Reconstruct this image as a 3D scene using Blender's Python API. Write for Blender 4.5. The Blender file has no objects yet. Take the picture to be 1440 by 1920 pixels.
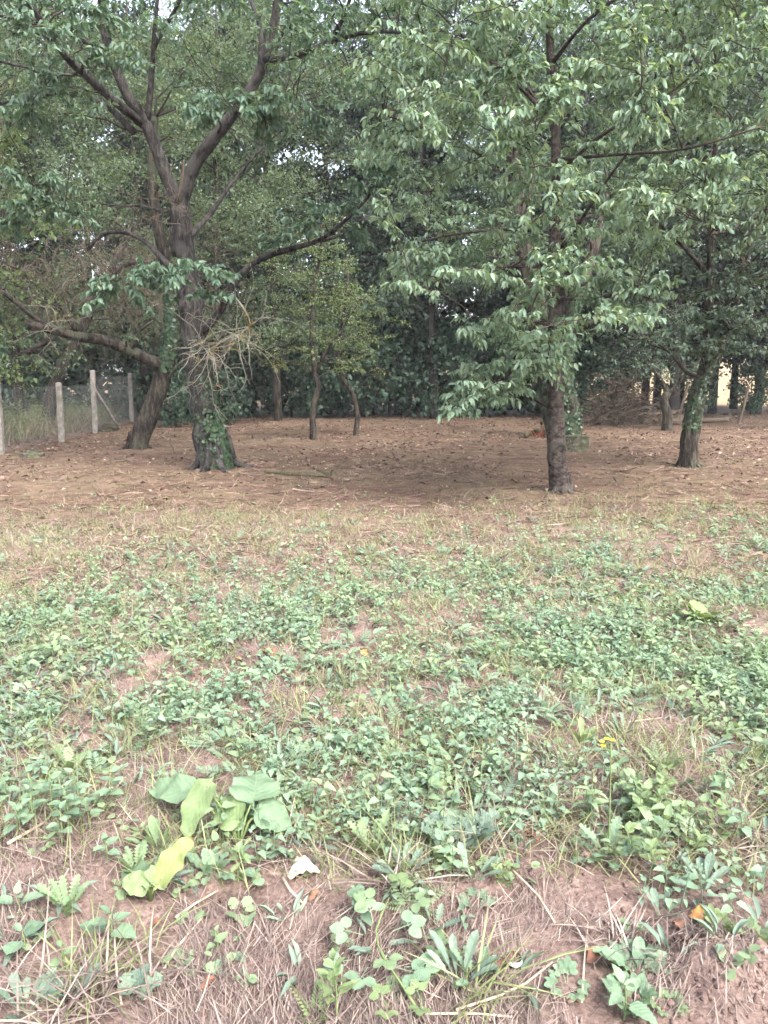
import bpy, math, random
import numpy as np
from mathutils import Vector, Matrix

# ------------------------------------------------------------------ camera, sky, sun, exposure
random.seed(7)
rng = np.random.default_rng(11)
scene = bpy.context.scene
FPX, PITCH, EYE = 1450.0, math.radians(10.2), 1.6          # focal length in photo pixels, downward pitch, eye height
cam_data = bpy.data.cameras.new('camera')
cam_data.sensor_fit = 'VERTICAL'
cam_data.angle = 2 * math.atan(960 / FPX)
cam_data.clip_start, cam_data.clip_end = 0.05, 3000
cam = bpy.data.objects.new('camera', cam_data)
scene.collection.objects.link(cam)
cam.location = (0, 0, EYE)
cam.rotation_euler = (math.radians(90) - PITCH, 0, 0)
scene.camera = cam

SUN_EL, SUN_AZ = math.radians(50), math.radians(150)       # azimuth clockwise from +Y: behind the camera, to the right
world = bpy.data.worlds.new('World'); scene.world = world; world.use_nodes = True
wn = world.node_tree.nodes; wl = world.node_tree.links
sky = wn.new('ShaderNodeTexSky'); sky.sky_type = 'NISHITA'; sky.sun_disc = False
sky.sun_elevation = SUN_EL; sky.sun_rotation = SUN_AZ
sky.air_density = 1.0; sky.dust_density = 4.0; sky.ozone_density = 1.0
hs = wn.new('ShaderNodeHueSaturation'); hs.inputs['Saturation'].default_value = 0.58   # an overcast sky is nearly grey
wl.new(sky.outputs[0], hs.inputs['Color']); wl.new(hs.outputs[0], wn['Background'].inputs['Color'])
wn['Background'].inputs['Strength'].default_value = 0.15
sun = bpy.data.lights.new('sun', 'SUN'); sun.energy = 1.5; sun.angle = math.radians(28); sun.color = (1, .985, .965)
sun_o = bpy.data.objects.new('sun', sun); scene.collection.objects.link(sun_o)
sd = Vector((math.sin(SUN_AZ) * math.cos(SUN_EL), math.cos(SUN_AZ) * math.cos(SUN_EL), math.sin(SUN_EL)))
sun_o.rotation_euler = sd.to_track_quat('Z', 'Y').to_euler()
vs = scene.view_settings
vs.view_transform = 'Standard'; vs.look = 'None'; vs.gamma = 1.0; vs.use_curve_mapping = False
vs.exposure = 2.35
scene.cycles.max_bounces = 4; scene.cycles.diffuse_bounces = 2; scene.cycles.transmission_bounces = 3
scene.cycles.glossy_bounces = 2; scene.cycles.use_denoising = True
scene.cycles.use_adaptive_sampling = True; scene.cycles.adaptive_threshold = .04; scene.cycles.adaptive_min_samples = 16; scene.cycles.caustics_reflective = scene.cycles.caustics_refractive = False

# ------------------------------------------------------------------ numeric helpers
TAU = 2 * math.pi
A = lambda *a: np.array(a, float)
def unit(v): return v / np.maximum(np.linalg.norm(v, axis=-1, keepdims=True), 1e-9)
_lat = np.random.default_rng(5).random((256, 256))
def vnoise(x, y):
    x = np.asarray(x, float); y = np.asarray(y, float)
    xi, yi = np.floor(x).astype(int), np.floor(y).astype(int)
    fx, fy = x - xi, y - yi
    fx, fy = fx * fx * (3 - 2 * fx), fy * fy * (3 - 2 * fy)
    g = lambda i, j: _lat[(xi + i) & 255, (yi + j) & 255]
    return (g(0, 0) * (1 - fx) + g(1, 0) * fx) * (1 - fy) + (g(0, 1) * (1 - fx) + g(1, 1) * fx) * fy
def fbm(x, y, o=3):
    s = 0; a = .5
    for k in range(o):
        s = s + a * vnoise(x * 2 ** k + 17.3 * k, y * 2 ** k + 9.1 * k); a *= .5
    return s / (1 - .5 ** o)
def sm(e0, e1, x):
    t = np.clip((np.asarray(x, float) - e0) / (e1 - e0), 0, 1); return t * t * (3 - 2 * t)

MOUNDS = []                                                 # (x, y, radius, height): molehills and clods, filled below
def H(x, y):
    x = np.asarray(x, float); y = np.asarray(y, float)
    z = .10 * (fbm(x * .22 + 3, y * .22 + 8, 2) - .5) + .07 * (fbm(x * 1.3, y * 1.3, 3) - .5) * sm(14, 5, y)
    z = z + .035 * (fbm(x * 7 + 2, y * 7, 3) - .5) * sm(7, 3, np.abs(y)) + .02 * (fbm(x * 3 + 40, y * 3, 2) - .5)
    for mx, my, mr, mh in MOUNDS:
        d2 = ((x - mx) ** 2 + (y - my) ** 2) / mr ** 2
        z = z + mh * np.exp(-d2 * 1.6)
    z = z + .035 * np.maximum(y - 45, 0) * sm(-30, 40, x + 8) * sm(900, 300, y)     # field rising beyond the orchard
    return z
CT, ST = math.cos(PITCH), math.sin(PITCH)
def ray(px, py):
    cx, cy = (px - 720) / FPX, (960 - py) / FPX
    return A(cx, CT + cy * ST, -ST + cy * CT)
def at(px, py, Y):
    r = ray(px, py); t = Y / r[1]
    return A(r[0] * t, Y, EYE + r[2] * t)
def gr(px, py):
    r = ray(px, py); z = 0.
    for _ in range(6):
        t = (z - EYE) / r[2]; z = float(H(r[0] * t, r[1] * t))
    return A(r[0] * t, r[1] * t, z)
for px, py, mr, mh in [(290, 1262, .3, .10), (1410, 1175, .45, .10), (1390, 1850, .22, .05), (1330, 1800, .12, .035), (800, 1165, .5, .06),
                       (330, 1480, .35, .05), (60, 1600, .4, .05), (1180, 1400, .5, .05), (570, 1330, .4, .06), (480, 1240, .35, .06)]:
    p = gr(px, py); MOUNDS.append((p[0], p[1], mr, mh))

# ------------------------------------------------------------------ materials
MATS = {}; STOPS = {}
def new_mat(name):
    m = bpy.data.materials.new(name); m.use_nodes = True
    nt = m.node_tree; nt.nodes.clear()
    return m, nt, nt.nodes.new, nt.links.new
def ramp(N, L, fac, stops):
    r = N('ShaderNodeValToRGB'); el = r.color_ramp.elements
    while len(el) < len(stops): el.new(.5)
    for e, (p, c) in zip(el, stops): e.position = p; e.color = (*c, 1)
    L(fac, r.inputs[0]); return r.outputs[0]
def noise(N, L, scale, detail=4, rough=.6, vec=None, dim='3D'):
    n = N('ShaderNodeTexNoise'); n.inputs['Scale'].default_value = scale
    n.inputs['Detail'].default_value = detail; n.inputs['Roughness'].default_value = rough
    if vec is not None: L(vec, n.inputs['Vector'])
    return n.outputs['Fac']
def mixc(N, L, fac, a, b, mode='MIX'):
    m = N('ShaderNodeMix'); m.data_type = 'RGBA'; m.blend_type = mode
    for s, v in ((m.inputs[0], fac), (m.inputs[6], a), (m.inputs[7], b)):
        if hasattr(v, 'is_linked'): L(v, s)
        else: s.default_value = v if isinstance(v, (int, float)) else (*v, 1)
    return m.outputs[2]
def leaf_mat(name, stops, trans=.35, rough=.45, spec=.35, tcol=(1.25, 1.2, .6), vein=False, tip=None):
    m, nt, N, L = new_mat(name)
    def M(op, a_, b_=None, c_=None):
        n = N('ShaderNodeMath'); n.operation = op
        for s_, v in zip(n.inputs, (a_, b_, c_)):
            if v is None: continue
            if hasattr(v, 'is_linked'): L(v, s_)
            else: s_.default_value = v
        return n.outputs[0]
    at_ = N('ShaderNodeAttribute'); at_.attribute_name = 'rnd'
    geo = N('ShaderNodeNewGeometry')
    nz = noise(N, L, 9, 1, .6, geo.outputs['Position'])
    col = ramp(N, L, M('MULTIPLY_ADD', nz, .5, M('MULTIPLY_ADD', at_.outputs['Fac'], .78, -.14)), stops)
    b = N('ShaderNodeBsdfPrincipled')
    if vein:                                               # midrib and side veins in the blade's own coordinates
        lu = N('ShaderNodeAttribute'); lu.attribute_name = 'luv'; sp = N('ShaderNodeSeparateXYZ'); L(lu.outputs['Vector'], sp.inputs[0])
        ax = M('ABSOLUTE', sp.outputs[0]); ph = M('PINGPONG', M('MULTIPLY', M('SUBTRACT', sp.outputs[1], M('MULTIPLY', ax, .8)), 8.), .5)
        side = M('MULTIPLY', M('SUBTRACT', 1., M('MINIMUM', M('MULTIPLY', ph, 9.), 1.)), .55)
        mid = M('SUBTRACT', 1., M('MINIMUM', M('MULTIPLY', ax, 60.), 1.))
        vn = M('MAXIMUM', side, mid)
        blot = noise(N, L, 38, 3, .6, geo.outputs['Position'])
        col = mixc(N, L, 1., col, ramp(N, L, blot, [(.3, (.82, .84, .8)), (.7, (1.12, 1.12, 1.1))]), 'MULTIPLY')
        col = mixc(N, L, M('MULTIPLY', vn, .3), col, (.28, .34, .22))
        if tip:
            mk = M('MULTIPLY', M('SUBTRACT', M('ADD', sp.outputs[1], M('MULTIPLY', blot, .12)), .98), 18.)
            mm = M('MINIMUM', M('MAXIMUM', mk, 0.), 1.); col = mixc(N, L, mm, col, tip)
        bp = N('ShaderNodeBump'); bp.inputs['Strength'].default_value = .4; bp.inputs['Distance'].default_value = .003
        L(M('SUBTRACT', M('MULTIPLY', ph, 1.6), M('MULTIPLY', mid, .6)), bp.inputs['Height']); L(bp.outputs[0], b.inputs['Normal'])
    L(col, b.inputs['Base Color'])
    b.inputs['Roughness'].default_value = rough; b.inputs['Specular IOR Level'].default_value = spec
    t = N('ShaderNodeBsdfTranslucent'); L(mixc(N, L, 1., col, tcol, 'MULTIPLY'), t.inputs['Color'])
    mx = N('ShaderNodeMixShader'); mx.inputs[0].default_value = trans
    L(b.outputs[0], mx.inputs[1]); L(t.outputs[0], mx.inputs[2])
    o = N('ShaderNodeOutputMaterial'); L(mx.outputs[0], o.inputs[0])
    MATS[name] = m; STOPS[name] = (stops, trans, rough, spec); return m
def bark_mat(name, stops, scale=9, stretch=.25, bump=.6, lichen=None, bd=.03):
    m, nt, N, L = new_mat(name)
    tc = N('ShaderNodeTexCoord'); mp = N('ShaderNodeMapping'); L(tc.outputs['Object'], mp.inputs[0])
    mp.inputs['Scale'].default_value = (1, 1, stretch)
    n1 = noise(N, L, scale * 2, 6, .7, mp.outputs[0]); n2 = noise(N, L, scale * .35, 3, .6, tc.outputs['Object'])
    mm = N('ShaderNodeMath'); mm.operation = 'MULTIPLY_ADD'; L(n1, mm.inputs[0]); mm.inputs[1].default_value = .7
    m2 = N('ShaderNodeMath'); m2.operation = 'MULTIPLY'; L(n2, m2.inputs[0]); m2.inputs[1].default_value = .3; L(m2.outputs[0], mm.inputs[2])
    col = ramp(N, L, mm.outputs[0], stops)
    if lichen:
        n3 = noise(N, L, 3.3, 5, .65, tc.outputs['Object'])
        col = mixc(N, L, ramp(N, L, n3, [(.52, (0, 0, 0)), (.64, (1, 1, 1))]), col, lichen)
    b = N('ShaderNodeBsdfPrincipled'); L(col, b.inputs['Base Color']); b.inputs['Roughness'].default_value = .9
    b.inputs['Specular IOR Level'].default_value = .2
    bp = N('ShaderNodeBump'); bp.inputs['Strength'].default_value = bump; bp.inputs['Distance'].default_value = bd
    L(n1, bp.inputs['Height']); L(bp.outputs[0], b.inputs['Normal'])
    o = N('ShaderNodeOutputMaterial'); L(b.outputs[0], o.inputs[0]); MATS[name] = m; return m
def attr_mat(name, stops, rough=.8, spec=.2, trans=0):
    return leaf_mat(name, stops, trans, rough, spec, (1.1, 1, .8))

leaf_mat('cherry_leaf', [(0, (.11, .175, .128)), (.45, (.18, .265, .19)), (.8, (.25, .335, .24)), (1, (.32, .39, .25))], .44, .55, .25)
leaf_mat('cherry_leaf_deep', [(0, (.06, .11, .078)), (.5, (.105, .172, .122)), (.9, (.155, .225, .15)), (1, (.22, .24, .13))], .42, .5, .3)
leaf_mat('fine_leaf', [(0, (.065, .105, .066)), (.5, (.112, .162, .098)), (.85, (.17, .222, .138)), (1, (.23, .26, .15))], .46, .55, .3)
leaf_mat('bright_leaf', [(0, (.10, .15, .068)), (.5, (.155, .215, .10)), (1, (.23, .29, .14))], .46, .5, .3)
leaf_mat('blue_leaf', [(0, (.055, .09, .072)), (.5, (.09, .135, .10)), (1, (.14, .185, .13))], .34, .55, .3)
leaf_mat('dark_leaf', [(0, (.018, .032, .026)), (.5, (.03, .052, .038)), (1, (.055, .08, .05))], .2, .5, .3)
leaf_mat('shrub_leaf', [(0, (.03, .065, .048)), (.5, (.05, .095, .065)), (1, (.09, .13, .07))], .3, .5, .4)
leaf_mat('ivy_leaf', [(0, (.018, .045, .025)), (.5, (.035, .07, .035)), (1, (.07, .11, .05))], .15, .35, .5)
leaf_mat('nettle_leaf', [(0, (.115, .178, .12)), (.5, (.175, .258, .172)), (.9, (.24, .325, .215)), (1, (.30, .36, .22))], .34, .55, .25)
leaf_mat('weed_leaf', [(0, (.125, .18, .10)), (.5, (.19, .262, .148)), (.9, (.26, .33, .185)), (1, (.33, .35, .19))], .34, .55, .25)
leaf_mat('pale_leaf', [(0, (.10, .145, .115)), (.5, (.145, .20, .155)), (1, (.20, .255, .19))], .25, .55, .3)
leaf_mat('burdock_leaf', [(0, (.115, .175, .11)), (.5, (.155, .225, .14)), (1, (.20, .27, .165))], .33, .6, .25)
leaf_mat('yellow_leaf', [(0, (.17, .215, .085)), (.5, (.225, .27, .105)), (1, (.28, .31, .13))], .35, .6, .2)
leaf_mat('lime_leaf', [(0, (.135, .19, .09)), (.5, (.18, .24, .115)), (1, (.24, .29, .145))], .34, .55, .25)
leaf_mat('grass_green', [(0, (.12, .15, .07)), (.5, (.19, .22, .10)), (1, (.30, .30, .16))], .3, .5, .3)
attr_mat('straw', [(0, (.07, .05, .044)), (.35, (.15, .112, .098)), (.7, (.265, .21, .18)), (1, (.47, .40, .33))], .7, .25, .1)
attr_mat('dry_litter', [(0, (.06, .036, .028)), (.35, (.12, .076, .058)), (.7, (.225, .155, .118)), (1, (.46, .365, .285))], .8, .2, .1)
attr_mat('fallen_brown', [(0, (.13, .06, .04)), (.5, (.21, .105, .07)), (1, (.30, .17, .11))], .75, .2, .15)
attr_mat('fallen_orange', [(0, (.30, .12, .04)), (.5, (.40, .18, .055)), (1, (.46, .26, .08))], .7, .2, .2)
attr_mat('fallen_pale', [(0, (.5, .4, .28)), (.5, (.62, .5, .36)), (1, (.66, .56, .42))], .7, .3, .2)
attr_mat('flower_yellow', [(0, (.7, .5, .03)), (1, (.8, .62, .05))], .6, .3, .2)
bark_mat('cherry_bark', [(.40, (.007, .006, .006)), (.5, (.034, .030, .028)), (.60, (.082, .074, .068))], 8, .3, 1., (.05, .047, .043), .05)
bark_mat('front_bark', [(.40, (.010, .008, .007)), (.5, (.05, .039, .034)), (.60, (.10, .08, .07))], 7, 1.4, .9, (.075, .066, .056), .03)
bark_mat('brown_bark', [(.40, (.007, .006, .005)), (.5, (.036, .029, .023)), (.60, (.095, .078, .06))], 9, .2, 1., (.055, .06, .04), .06)
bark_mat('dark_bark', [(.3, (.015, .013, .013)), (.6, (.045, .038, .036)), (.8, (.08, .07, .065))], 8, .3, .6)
bark_mat('twig_bark', [(.3, (.022, .017, .014)), (.6, (.05, .04, .032)), (.8, (.085, .067, .05))], 12, .5, .3)
bark_mat('dead_twig', [(.3, (.06, .045, .035)), (.6, (.13, .10, .075)), (.8, (.2, .16, .12))], 12, .5, .3)
bark_mat('lichen_twig', [(.3, (.12, .11, .09)), (.5, (.20, .19, .155)), (.7, (.28, .265, .22))], 6, .5, .3, (.21, .15, .05))
bark_mat('red_wood', [(.3, (.10, .03, .02)), (.6, (.20, .07, .045)), (.8, (.26, .13, .085))], 14, .4, .6)
bark_mat('mossy_wood', [(.3, (.03, .03, .018)), (.5, (.07, .065, .035)), (.7, (.12, .11, .06))], 12, .6, .8)
bark_mat('concrete_post', [(.36, (.12, .105, .09)), (.5, (.24, .215, .195)), (.64, (.36, .33, .30))], 7, .6, .5, (.16, .15, .10), .02)
bark_mat('mossy_stone', [(.40, (.025, .03, .014)), (.5, (.075, .07, .048)), (.62, (.18, .16, .13))], 6, 1, .9, (.05, .065, .025), .03)
bark_mat('soil_lump', [(.3, (.02, .018, .015)), (.6, (.05, .045, .03)), (.8, (.07, .075, .035))], 9, 1, .8)
bark_mat('green_stem', [(.3, (.09, .13, .05)), (.6, (.15, .2, .08)), (.8, (.2, .25, .11))], 30, .3, .1)
bark_mat('pale_stalk', [(.3, (.3, .22, .15)), (.55, (.46, .37, .27)), (.75, (.58, .5, .4))], 20, .3, .2)
bark_mat('dark_stalk', [(.3, (.04, .03, .025)), (.6, (.09, .07, .06)), (.8, (.15, .12, .1))], 20, .3, .2)
bark_mat('wire', [(.3, (.12, .12, .12)), (.7, (.25, .25, .25))], 20, 1, .1)
bark_mat('shell_dark', [(.3, (.05, .03, .02)), (.7, (.16, .09, .06))], 30, 1, .3)
bark_mat('shell_white', [(.3, (.6, .56, .5)), (.7, (.75, .72, .68))], 30, 1, .1)

def ground_mat():
    m, nt, N, L = new_mat('ground_soil')
    geo = N('ShaderNodeNewGeometry'); P = geo.outputs['Position']
    sep = N('ShaderNodeSeparateXYZ'); L(P, sep.inputs[0])
    nf = noise(N, L, 55, 8, .72, P); nm = noise(N, L, 6, 5, .6, P); nl = noise(N, L, .9, 4, .6, P)
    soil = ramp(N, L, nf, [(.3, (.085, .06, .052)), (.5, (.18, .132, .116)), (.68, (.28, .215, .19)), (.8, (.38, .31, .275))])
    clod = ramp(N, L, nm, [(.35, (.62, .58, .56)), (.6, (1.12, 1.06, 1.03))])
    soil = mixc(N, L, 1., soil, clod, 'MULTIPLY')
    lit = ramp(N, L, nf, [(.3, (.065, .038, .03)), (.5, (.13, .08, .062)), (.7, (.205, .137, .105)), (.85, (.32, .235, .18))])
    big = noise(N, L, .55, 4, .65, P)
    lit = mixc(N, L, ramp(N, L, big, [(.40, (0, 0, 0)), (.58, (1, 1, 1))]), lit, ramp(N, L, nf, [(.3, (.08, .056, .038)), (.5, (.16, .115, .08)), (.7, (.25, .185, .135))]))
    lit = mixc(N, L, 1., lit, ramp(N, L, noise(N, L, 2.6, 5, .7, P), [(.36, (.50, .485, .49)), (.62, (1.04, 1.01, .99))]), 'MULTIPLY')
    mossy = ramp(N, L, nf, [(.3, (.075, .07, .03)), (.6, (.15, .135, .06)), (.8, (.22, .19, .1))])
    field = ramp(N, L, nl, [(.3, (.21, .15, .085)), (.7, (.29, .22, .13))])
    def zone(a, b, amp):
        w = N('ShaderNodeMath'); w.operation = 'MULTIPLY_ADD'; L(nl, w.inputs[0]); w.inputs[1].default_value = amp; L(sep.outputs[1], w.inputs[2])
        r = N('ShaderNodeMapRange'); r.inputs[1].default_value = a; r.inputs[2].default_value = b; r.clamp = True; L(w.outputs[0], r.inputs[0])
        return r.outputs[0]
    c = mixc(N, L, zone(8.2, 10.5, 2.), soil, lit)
    patch = N('ShaderNodeMath'); patch.operation = 'MULTIPLY'
    L(ramp(N, L, nm, [(.5, (0, 0, 0)), (.68, (.55, .55, .55))]), patch.inputs[0]); L(zone(5, 8, 1.), patch.inputs[1])
    c = mixc(N, L, patch.outputs[0], c, mossy)
    c = mixc(N, L, zone(38, 42, 2.), c, field)
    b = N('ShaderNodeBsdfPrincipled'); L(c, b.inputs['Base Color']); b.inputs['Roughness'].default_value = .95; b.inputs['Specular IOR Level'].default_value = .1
    bp = N('ShaderNodeBump'); bp.inputs['Strength'].default_value = .9; bp.inputs['Distance'].default_value = .012
    L(nf, bp.inputs['Height']); L(bp.outputs[0], b.inputs['Normal'])
    o = N('ShaderNodeOutputMaterial'); L(b.outputs[0], o.inputs[0]); MATS['ground'] = m
ground_mat()

# ------------------------------------------------------------------ mesh helpers
col = scene.collection
def mesh(name, V, F, mat, R=None, smooth=True, luv=None):
    me = bpy.data.meshes.new(name)
    V = np.ascontiguousarray(V, np.float32); F = np.ascontiguousarray(F, np.int32)
    k = F.shape[1]
    me.vertices.add(len(V)); me.vertices.foreach_set('co', V.ravel())
    me.loops.add(F.size); me.loops.foreach_set('vertex_index', F.ravel())
    me.polygons.add(len(F)); me.polygons.foreach_set('loop_start', np.arange(0, F.size, k, dtype=np.int32))
    me.polygons.foreach_set('use_smooth', np.full(len(F), smooth, bool))
    if luv is not None:
        a = me.attributes.new('luv', 'FLOAT_VECTOR', 'POINT'); a.data.foreach_set('vector', np.ascontiguousarray(luv, np.float32).ravel())
    if R is not None:
        a = me.attributes.new('rnd', 'FLOAT', 'POINT'); a.data.foreach_set('value', np.ascontiguousarray(R, np.float32))
    me.update(calc_edges=True)
    me.materials.append(MATS[mat] if isinstance(mat, str) else mat)
    return me
def link(name, data, parent=None, loc=(0, 0, 0)):
    o = bpy.data.objects.new(name, data); col.objects.link(o)
    o.parent = parent; o.location = loc; return o
def tag(o, label, cat, group=None, kind=None):
    o['label'] = label; o['category'] = cat
    if group: o['group'] = group
    if kind: o['kind'] = kind
    return o
def thing(name, loc, label, cat, group=None):
    return tag(link(name, None, None, tuple(loc)), label, cat, group)
def part(name, vfr, mat, parent, base, smooth=True):
    V, F, R = vfr
    return link(name, mesh(name, V - np.asarray(base), F, mat, R, smooth), parent)
def cat(items):
    Vs, Fs, Rs, o = [], [], [], 0
    for V, F, R in items:
        if len(V) == 0: continue
        Vs.append(V); Fs.append(F + o); Rs.append(R if R is not None else np.full(len(V), .5)); o += len(V)
    return np.concatenate(Vs), np.concatenate(Fs), np.concatenate(Rs)

def smooth_line(pts, step):
    pts = np.asarray(pts, float); P = np.vstack([2 * pts[0] - pts[1], pts, 2 * pts[-1] - pts[-2]])
    out = []
    for i in range(1, len(P) - 2):
        n = max(1, int(np.linalg.norm(P[i + 1] - P[i]) / step)); t = (np.arange(n) / n)[:, None]
        a, b, c, d = P[i - 1], P[i], P[i + 1], P[i + 2]
        out.append(.5 * (2 * b + (c - a) * t + (2 * a - 5 * b + 4 * c - d) * t ** 2 + (3 * b - a - 3 * c + d) * t ** 3))
    return np.vstack(out + [pts[-1:]])
def tubes(lines, rads, sides, rough=0.):
    """lines (M,n,3), rads (M,n): M swept tubes as one vertex/face array"""
    lines = np.asarray(lines, float); rads = np.asarray(rads, float); M, n, _ = lines.shape
    T = unit(np.gradient(lines, axis=1))
    axes = np.eye(3); ali = np.abs(np.einsum('mni,ki->mnk', T, axes)).max(1); ref = axes[ali.argmin(1)][:, None, :]
    S = unit(np.cross(T, ref)); U = np.cross(S, T)
    ang = np.arange(sides) / sides * TAU
    rr = rads[:, :, None] * np.ones(sides)
    if rough:
        i = np.arange(n)[None, :, None]; k = np.arange(sides)[None, None, :]
        kk = np.minimum(k, sides - k)
        rr = rr * (1 + rough * (vnoise(k * 1.9 + 3, i * .12) - .5) * .8 + rough * .35 * (vnoise(kk * .5 + 31, i * .16 + 7) - .5) + rough * .3 * (vnoise(k * 2.3, i * .9) - .5))
    V = lines[:, :, None, :] + rr[..., None] * (np.cos(ang)[:, None] * S[:, :, None, :] + np.sin(ang)[:, None] * U[:, :, None, :])
    V = V.reshape(-1, 3)
    i, k = np.meshgrid(np.arange(n - 1), np.arange(sides), indexing='ij'); k2 = (k + 1) % sides
    a, b, c, d = i * sides + k, i * sides + k2, (i + 1) * sides + k2, (i + 1) * sides + k
    f = np.concatenate([np.stack([a, b, c], -1).reshape(-1, 3), np.stack([a, c, d], -1).reshape(-1, 3)])
    caps = []
    for k in range(1, sides - 1 if sides > 3 else 1): caps += [[0, k + 1, k], [(n - 1) * sides, (n - 1) * sides + k, (n - 1) * sides + k + 1]]
    if caps: f = np.vstack([f, caps])
    F = (f[None] + (np.arange(M) * n * sides)[:, None, None]).reshape(-1, 3)
    return V, F, np.full(len(V), .5)
def tube(pts, r0, r1, sides=8, step=None, rough=0., power=1.):
    pts = np.asarray(pts, float); L = np.linalg.norm(np.diff(pts, axis=0), axis=1).sum()
    ln = smooth_line(pts, step or max(L / 12, .02))
    t = np.linspace(0, 1, len(ln)) ** power
    return tubes(ln[None], (r0 + (r1 - r0) * t)[None], sides, rough)

def template(st, fold=.12, droop=.2):
    """leaf outline: st = [(u, half width)], pointed at both ends -> (u, v, w), triangles"""
    V = [(0, 0, 0)]; F = []
    for u, h in st: V += [(u, -h, fold * h - droop * u * u), (u, 0, -droop * u * u), (u, h, fold * h - droop * u * u)]
    V.append((1, 0, -droop)); n = len(st); tip = len(V) - 1
    F += [(0, 2, 1), (0, 3, 2)]
    for i in range(n - 1):
        a = 1 + 3 * i; b = a + 3
        F += [(a, a + 1, b + 1), (a, b + 1, b), (a + 1, a + 2, b + 2), (a + 1, b + 2, b + 1)]
    a = 1 + 3 * (n - 1); F += [(a, a + 1, tip), (a + 1, a + 2, tip)]
    return np.array(V, float), np.array(F)
T_CHERRY = template([(.28, .42), (.68, .42)], .25, .22)
T_OVATE = template([(.22, .5), (.6, .36)], .2, .15)
T_NETTLE = template([(.15, .42), (.45, .44), (.75, .22)], .25, .2)
T_ROUND = template([(.3, .48), (.75, .46)], .1, .1)
T_LANCE = template([(.3, .4), (.7, .42)], .3, .1)
T_FOUR = (np.array([(0, 0, 0), (.45, -.5, .06), (.45, 0, -.02), (.45, .5, .06), (1, 0, -.15)], float), np.array([(0, 2, 1), (0, 3, 2), (1, 2, 4), (2, 3, 4)]))
T_DIA = (np.array([(0, 0, 0), (.5, -.5, .08), (.5, .5, .08), (1, 0, -.12)], float), np.array([(0, 2, 1), (1, 2, 3)]))
T_BLADE = (np.array([(0, -.5, 0), (0, .5, 0), (.35, -.5, 0), (.35, .5, 0), (.7, -.36, 0), (.7, .36, 0), (1, 0, 0)], float),
           np.array([(0, 1, 3), (0, 3, 2), (2, 3, 5), (2, 5, 4), (4, 5, 6)]))
T_STRAW = (np.array([(0, -.5, 0), (0, .5, 0), (.5, -.5, .0), (.5, .5, .0), (1, -.4, 0), (1, .4, 0)], float),
           np.array([(0, 1, 3), (0, 3, 2), (2, 3, 5), (2, 5, 4)]))
def leaves(tpl, pos, d, nrm, L, W, rnd, curl=0.):
    tv, tf = tpl; n = len(pos)
    if n == 0: return np.zeros((0, 3)), np.zeros((0, 3), int), np.zeros(0)
    d = unit(d); s = unit(np.cross(d, nrm)); w = np.cross(s, d)
    L = np.broadcast_to(L, n).astype(float); W = np.broadcast_to(W, n).astype(float); C = np.broadcast_to(curl, n).astype(float)
    u, v, z = tv[:, 0], tv[:, 1], tv[:, 2]
    V = pos[:, None, :] + d[:, None, :] * (u[None] * L[:, None])[..., None] + s[:, None, :] * (v[None] * W[:, None])[..., None] \
        + w[:, None, :] * ((z[None] - C[:, None] * u[None] ** 2) * L[:, None])[..., None]
    F = (tf[None] + (np.arange(n) * len(tv))[:, None, None]).reshape(-1, 3)
    return V.reshape(-1, 3), F, np.repeat(rnd, len(tv))
def rdir(n, zscale=1.):
    v = rng.normal(size=(n, 3)); v[:, 2] *= zscale; return unit(v)

# ------------------------------------------------------------------ ground sheet
def graded(fine0, fine1, step, far, grow):
    a = list(np.arange(fine0, fine1, step)); s = step
    while a[-1] < far: s *= grow; a.append(a[-1] + s)
    return np.array(a)
ys = graded(1.0, 4.6, .028, 400, 1.05); ys = np.concatenate([[-40, -20, -10, -5, -2, 0, .5], ys])
xr = graded(0, 2.0, .028, 330, 1.07); xs = np.concatenate([-xr[:0:-1], xr])
X, Y = np.meshgrid(xs, ys, indexing='ij'); Z = H(X, Y)
nx, ny = X.shape; i, j = np.meshgrid(np.arange(nx - 1), np.arange(ny - 1), indexing='ij'); a = i * ny + j
Fq = np.stack([a, a + ny, a + ny + 1, a + 1], -1).reshape(-1, 4)
g = link('ground', mesh('ground', np.stack([X, Y, Z], -1).reshape(-1, 3), Fq, 'ground')); g['kind'] = 'structure'

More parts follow.
